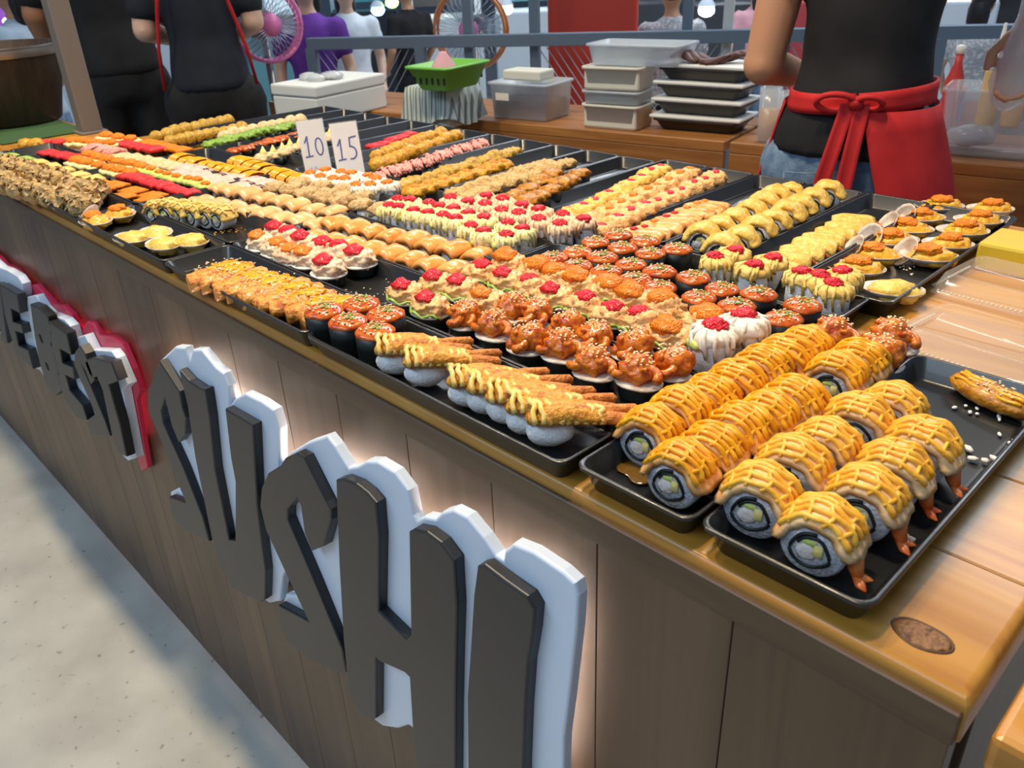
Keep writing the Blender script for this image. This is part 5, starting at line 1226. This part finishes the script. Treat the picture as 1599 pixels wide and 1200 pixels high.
sk = MB(); shell_strip(sk, fn_sk, 60, 14, .003); obj('apron_skirt', sk, 'red_cloth', wk)
yb = -.128
for k, (x0, sl_, L_) in enumerate(((-.012, -.045, .24), (.012, -.020, .25))):
    rb = MB(); shell_strip(rb, lambda u, v, x0=x0, sl_=sl_, L_=L_: (Vector((x0+sl_*v+(u-.5)*.026*(1+.25*v), yb-.006-.012*math.sin(v*2)-.003*math.cos(u*6), ZB+.005-L_*v)), Vector((0, -1, 0))), 4, 12, .002); obj('apron_ribbon', rb, 'red_cloth', apb)
for q, ln in ((-1, .075), (1, .05)):
    lp = MB(); tube(lp, [(q*ln*(.5-.5*math.cos(a))*.9+.0, yb-.008-.010*math.sin(a), ZB+.006+.016*math.sin(a)*(1 if q < 0 else .8)) for a in [2*PI*i/20 for i in range(20)]], .006, 6, True); obj('bow_loop', lp, 'red_cloth', apb)
kn = MB(); blob(kn, .014, .010, .013, (0, yb-.010, ZB+.006), 1, .2, 2, 2); obj('bow_knot', kn, 'red_cloth', apb)
for q in (-1,):
    pk = MB(); tube(pk, [(q*.075-.035, -.130, .86), (q*.075-.035, -.128, .78), (q*.075, -.126, .755), (q*.075+.035, -.124, .78), (q*.075+.035, -.126, .86), (q*.075-.035, -.130, .86)], .0016, 5); obj('jeans_pocket_seam', pk, 'denim', wk)
gl = MB(); wr = Vector((.275, .14, 1.10)); loft(gl, [(wr+Vector((-.10, .12, -1)).normalized()*d_, (r_, 0, 0), (0, r_*.9, 0)) for d_, r_ in ((-.05, .036), (-.01, .032), (.05, .042), (.11, .044), (.15, .030), (.165, .01))], 16); obj('plastic_glove', gl, 'bag_film', wk)
# two black-shirted people at left
P = PD(183, 100, 3.6); person('person in plain black shirt standing behind the counter left end', (P.x, P.y, 0), yaw_of(P, .1), 1.02, {-1: ((-.225, -.02, 1.10), (-.20, .13, .95), (.1, .8, -.3)), 1: ((.225, .0, 1.11), (.15, .15, .98), (-.2, .8, -.2))}, 'black_cloth', 'black_cloth', 'skin_dark', 'short', .016, .75, .92)
P = PD(324, 90, 3.2)
p2 = person('person in black shirt with crossed red apron straps', (P.x, P.y, 0), yaw_of(P, -.1), .98, {-1: ((-.185, -.01, 1.09), (-.10, .18, 1.04), (.3, .8, .1)), 1: ((.175, 0, 1.10), (.10, .17, 1.04), (-.3, .8, .1))}, 'navy_cloth', 'black_cloth', 'skin_light', 'short', .016, .72, .80)
for q in (-1, 1):
    st_ = MB(); tube(st_, [(q*.07, -.095, 1.40), (q*.085, -.125, 1.28), (q*.115, -.122, 1.15), (q*.142, -.085, 1.03), (q*.155, -.060, .90)], .0065, 6, False, 1.0); obj('apron_strap', st_, 'red_cloth', p2)
# people beyond the railing
def far_person(u, vchin, D, label, shirt, pants, yawoff, hair='short', skin='skin_light', sc_=None, arms=DOWN):
    d = ray(u, vchin); dd = d*(D/math.hypot(d.x, d.y)); zch = CZ+dd.z; s_ = (zch/1.47) if sc_ is None else sc_
    P = PD(u, vchin, D); return person(label, (P.x, P.y, 0), yaw_of(P, yawoff), s_, arms, shirt, pants, skin, hair, .022, .5, .95)
far_person(478, 8, 4.1, 'person in purple top beyond the railing', 'purple_cloth', 'black_cloth', PI-.2, 'long')
wt = far_person(540, 10, 4.7, 'person in white printed t-shirt beyond the railing', 'white_cloth', 'denim', PI+.1, 'long')
for i, (x0, pts) in enumerate(((-.075, [(0, .05), (0, 0), (.025, 0)]), (-.035, [(0, 0), (0, .05), (.025, 0), (.025, .05)]), (.005, [(0, .05), (.03, .05), (.015, .05), (.015, 0)]), (.05, [(.025, .05), (0, .05), (0, .025), (.02, .025), (0, .025), (0, 0), (.025, 0)]))):
    mb = MB(); ribbon(mb, [(-(x+x0), z+1.20) for x, z in pts], .007, .126); obj('shirt_print', mb, 'ink_grey', wt, False)
far_person(636, 6, 5.4, 'person in dark shirt beyond the orange fan', 'black_cloth', 'black_cloth', .6, 'short', 'skin')
far_person(1050, 14, 4.0, 'person in pale floral top turned away behind red board', 'floral_cloth', 'black_cloth', .3, 'short', 'skin')
far_person(1182, 2, 5.4, 'person in pink top far behind the railing', 'pink_cloth', 'denim', .5, 'long')
far_person(1530, 30, 4.6, 'person in white floral top behind the raised arm', 'floral_cloth', 'red_cloth', -.3, 'long')
far_person(22, 16, 4.4, 'person in pale blue shirt with dark hair behind the tub', 'pale_blue_cloth', 'denim', .9, 'long', 'skin')
P = PD(8, 82, 5.4); mb = MB(); lathe(mb, [(.07, 0), (.075, .004), (.095, .075), (.09, .078), (.07, .01)], 20, 1, 1, (P.x-.02, P.y, P.z-.04)); tag(obj('red_bowl', mb, 'red_plastic'), 'bright red bowl beyond the dark tub', 'bowl')
mb = MB(); box(mb, .5, .4, P.z-.04, (P.x-.02, P.y, (P.z-.04)/2), .004, 1); tag(obj('stall_cabinet', mb, 'pale_blue_cloth', None, False), 'pale cabinet under the red bowl', 'cabinet')

# ------------------------------------------------------------------ the hall behind
for nm, c_, s_ in (('wall_back', (-4, 9.0, 1.8), (14, .1, 3.6)), ('wall_left', (-10.0, 2, 1.8), (.1, 14, 3.6))):
    mb = MB(); box(mb, *s_, c_); o = obj(nm, mb, 'wall_paint', None, False); o['kind'] = 'structure'
def stall(u, D, wd, label, body, panel, lamp, lz=1.12, pz=(.9, 1.5)):
    P = PD(u, 40, D); t = thing('market_stall', label, 'stall', (P.x, P.y, 0), yaw_of(P))
    mb = MB(); box(mb, wd, .5, .86, (0, 0, .43), .01, 1); obj('stall_counter', mb, body, t, False)
    mb = MB(); box(mb, wd, .04, pz[1]-pz[0], (0, .30, (pz[0]+pz[1])/2), .006, 1); obj('sign_panel', mb, panel, t, False)
    for q in (-1, 1): mb = MB(); box(mb, .05, .05, 2.3, (q*wd*.48, .27, 1.15), .004, 1); obj('stall_post', mb, 'stall_pale', t, False)
    mb = MB(); box(mb, wd*.7, .05, .045, (0, -.05, lz), .01, 1); obj('strip_lamp', mb, lamp, t, False)
    mb = MB(); box(mb, wd*1.05, .7, .05, (0, .1, 2.25), .01, 1); obj('canopy', mb, panel, t, False)
    return t
stall(62, 6.0, .52, 'stall with violet sign glowing at far left', 'stall_pale', 'stall_purple', 'lamp_white', 1.0)
stall(205, 7.2, .52, 'pale stall behind the black-shirted workers', 'stall_pale', 'stall_pale', 'lamp_white', .95)
stall(440, 6.4, .52, 'blue-grey stall behind the pink fan', 'stall_teal', 'stall_pale', 'lamp_white', 1.05)
stall(570, 7.6, .52, 'stall with cyan strip lamp behind white t-shirt', 'stall_dark', 'stall_teal', 'lamp_cyan', 1.05)
stall(695, 6.4, .52, 'stall with warm strip lamp near the orange fan', 'stall_pale', 'stall_dark', 'lamp_warm', 1.1)
stall(830, 6.6, .52, 'stall with white lamp left of the red board', 'stall_pale', 'stall_teal', 'lamp_white', 1.08)
stall(985, 7.0, .52, 'dark stall right of the red board', 'stall_dark', 'stall_dark', 'lamp_white', 1.12)
stall(1130, 6.6, .52, 'dark stall with bright lamp behind the floral top', 'stall_dark', 'stall_dark', 'lamp_white', 1.0)
stall(1300, 6.6, .52, 'red stall hidden behind the worker', 'stall_red', 'stall_dark', 'lamp_warm', 1.1)
stall(1480, 6.4, .52, 'pale stall right of the worker', 'stall_pale', 'stall_dark', 'lamp_warm', 1.0)
stall(1620, 7.4, .52, 'stall with green lamp at the right frame edge', 'stall_dark', 'stall_red', 'lamp_green', .95)
for i, (u, v, D, mt_, lb) in enumerate(((68, 12, 5.2, 'lamp_white', 'white round lamp glowing at far left'), (385, 18, 5.0, 'lamp_white', 'white bulb beside the pink fan'), (612, 4, 6.0, 'lamp_green', 'small green lamp beyond the railing'), (590, 16, 6.0, 'lamp_cyan', 'small cyan lamp beyond the railing'), (790, 14, 5.6, 'lamp_warm', 'warm bulb beside the orange fan'), (1103, 16, 5.0, 'lamp_white', 'bright white lamp behind the railing'))):
    P = PD(u, v, D); t = thing('hanging_lamp', lb, 'lamp', (P.x, P.y, P.z)); mb = MB(); blob(mb, .045, .045, .035, (0, 0, 0), 1, 0, 1, 2); obj('bulb', mb, mt_, t); mb = MB(); tube(mb, [(0, 0, .03), (0, 0, 1.2)], .004, 5); obj('cord', mb, 'gap_black', t)
    mb = MB(); lathe(mb, [(.05, .02), (.03, .05), (.008, .06)], 14, 1, 1, (0, 0, 0), None, 0, 0, False); obj('lamp_shade', mb, 'stall_pale', t)
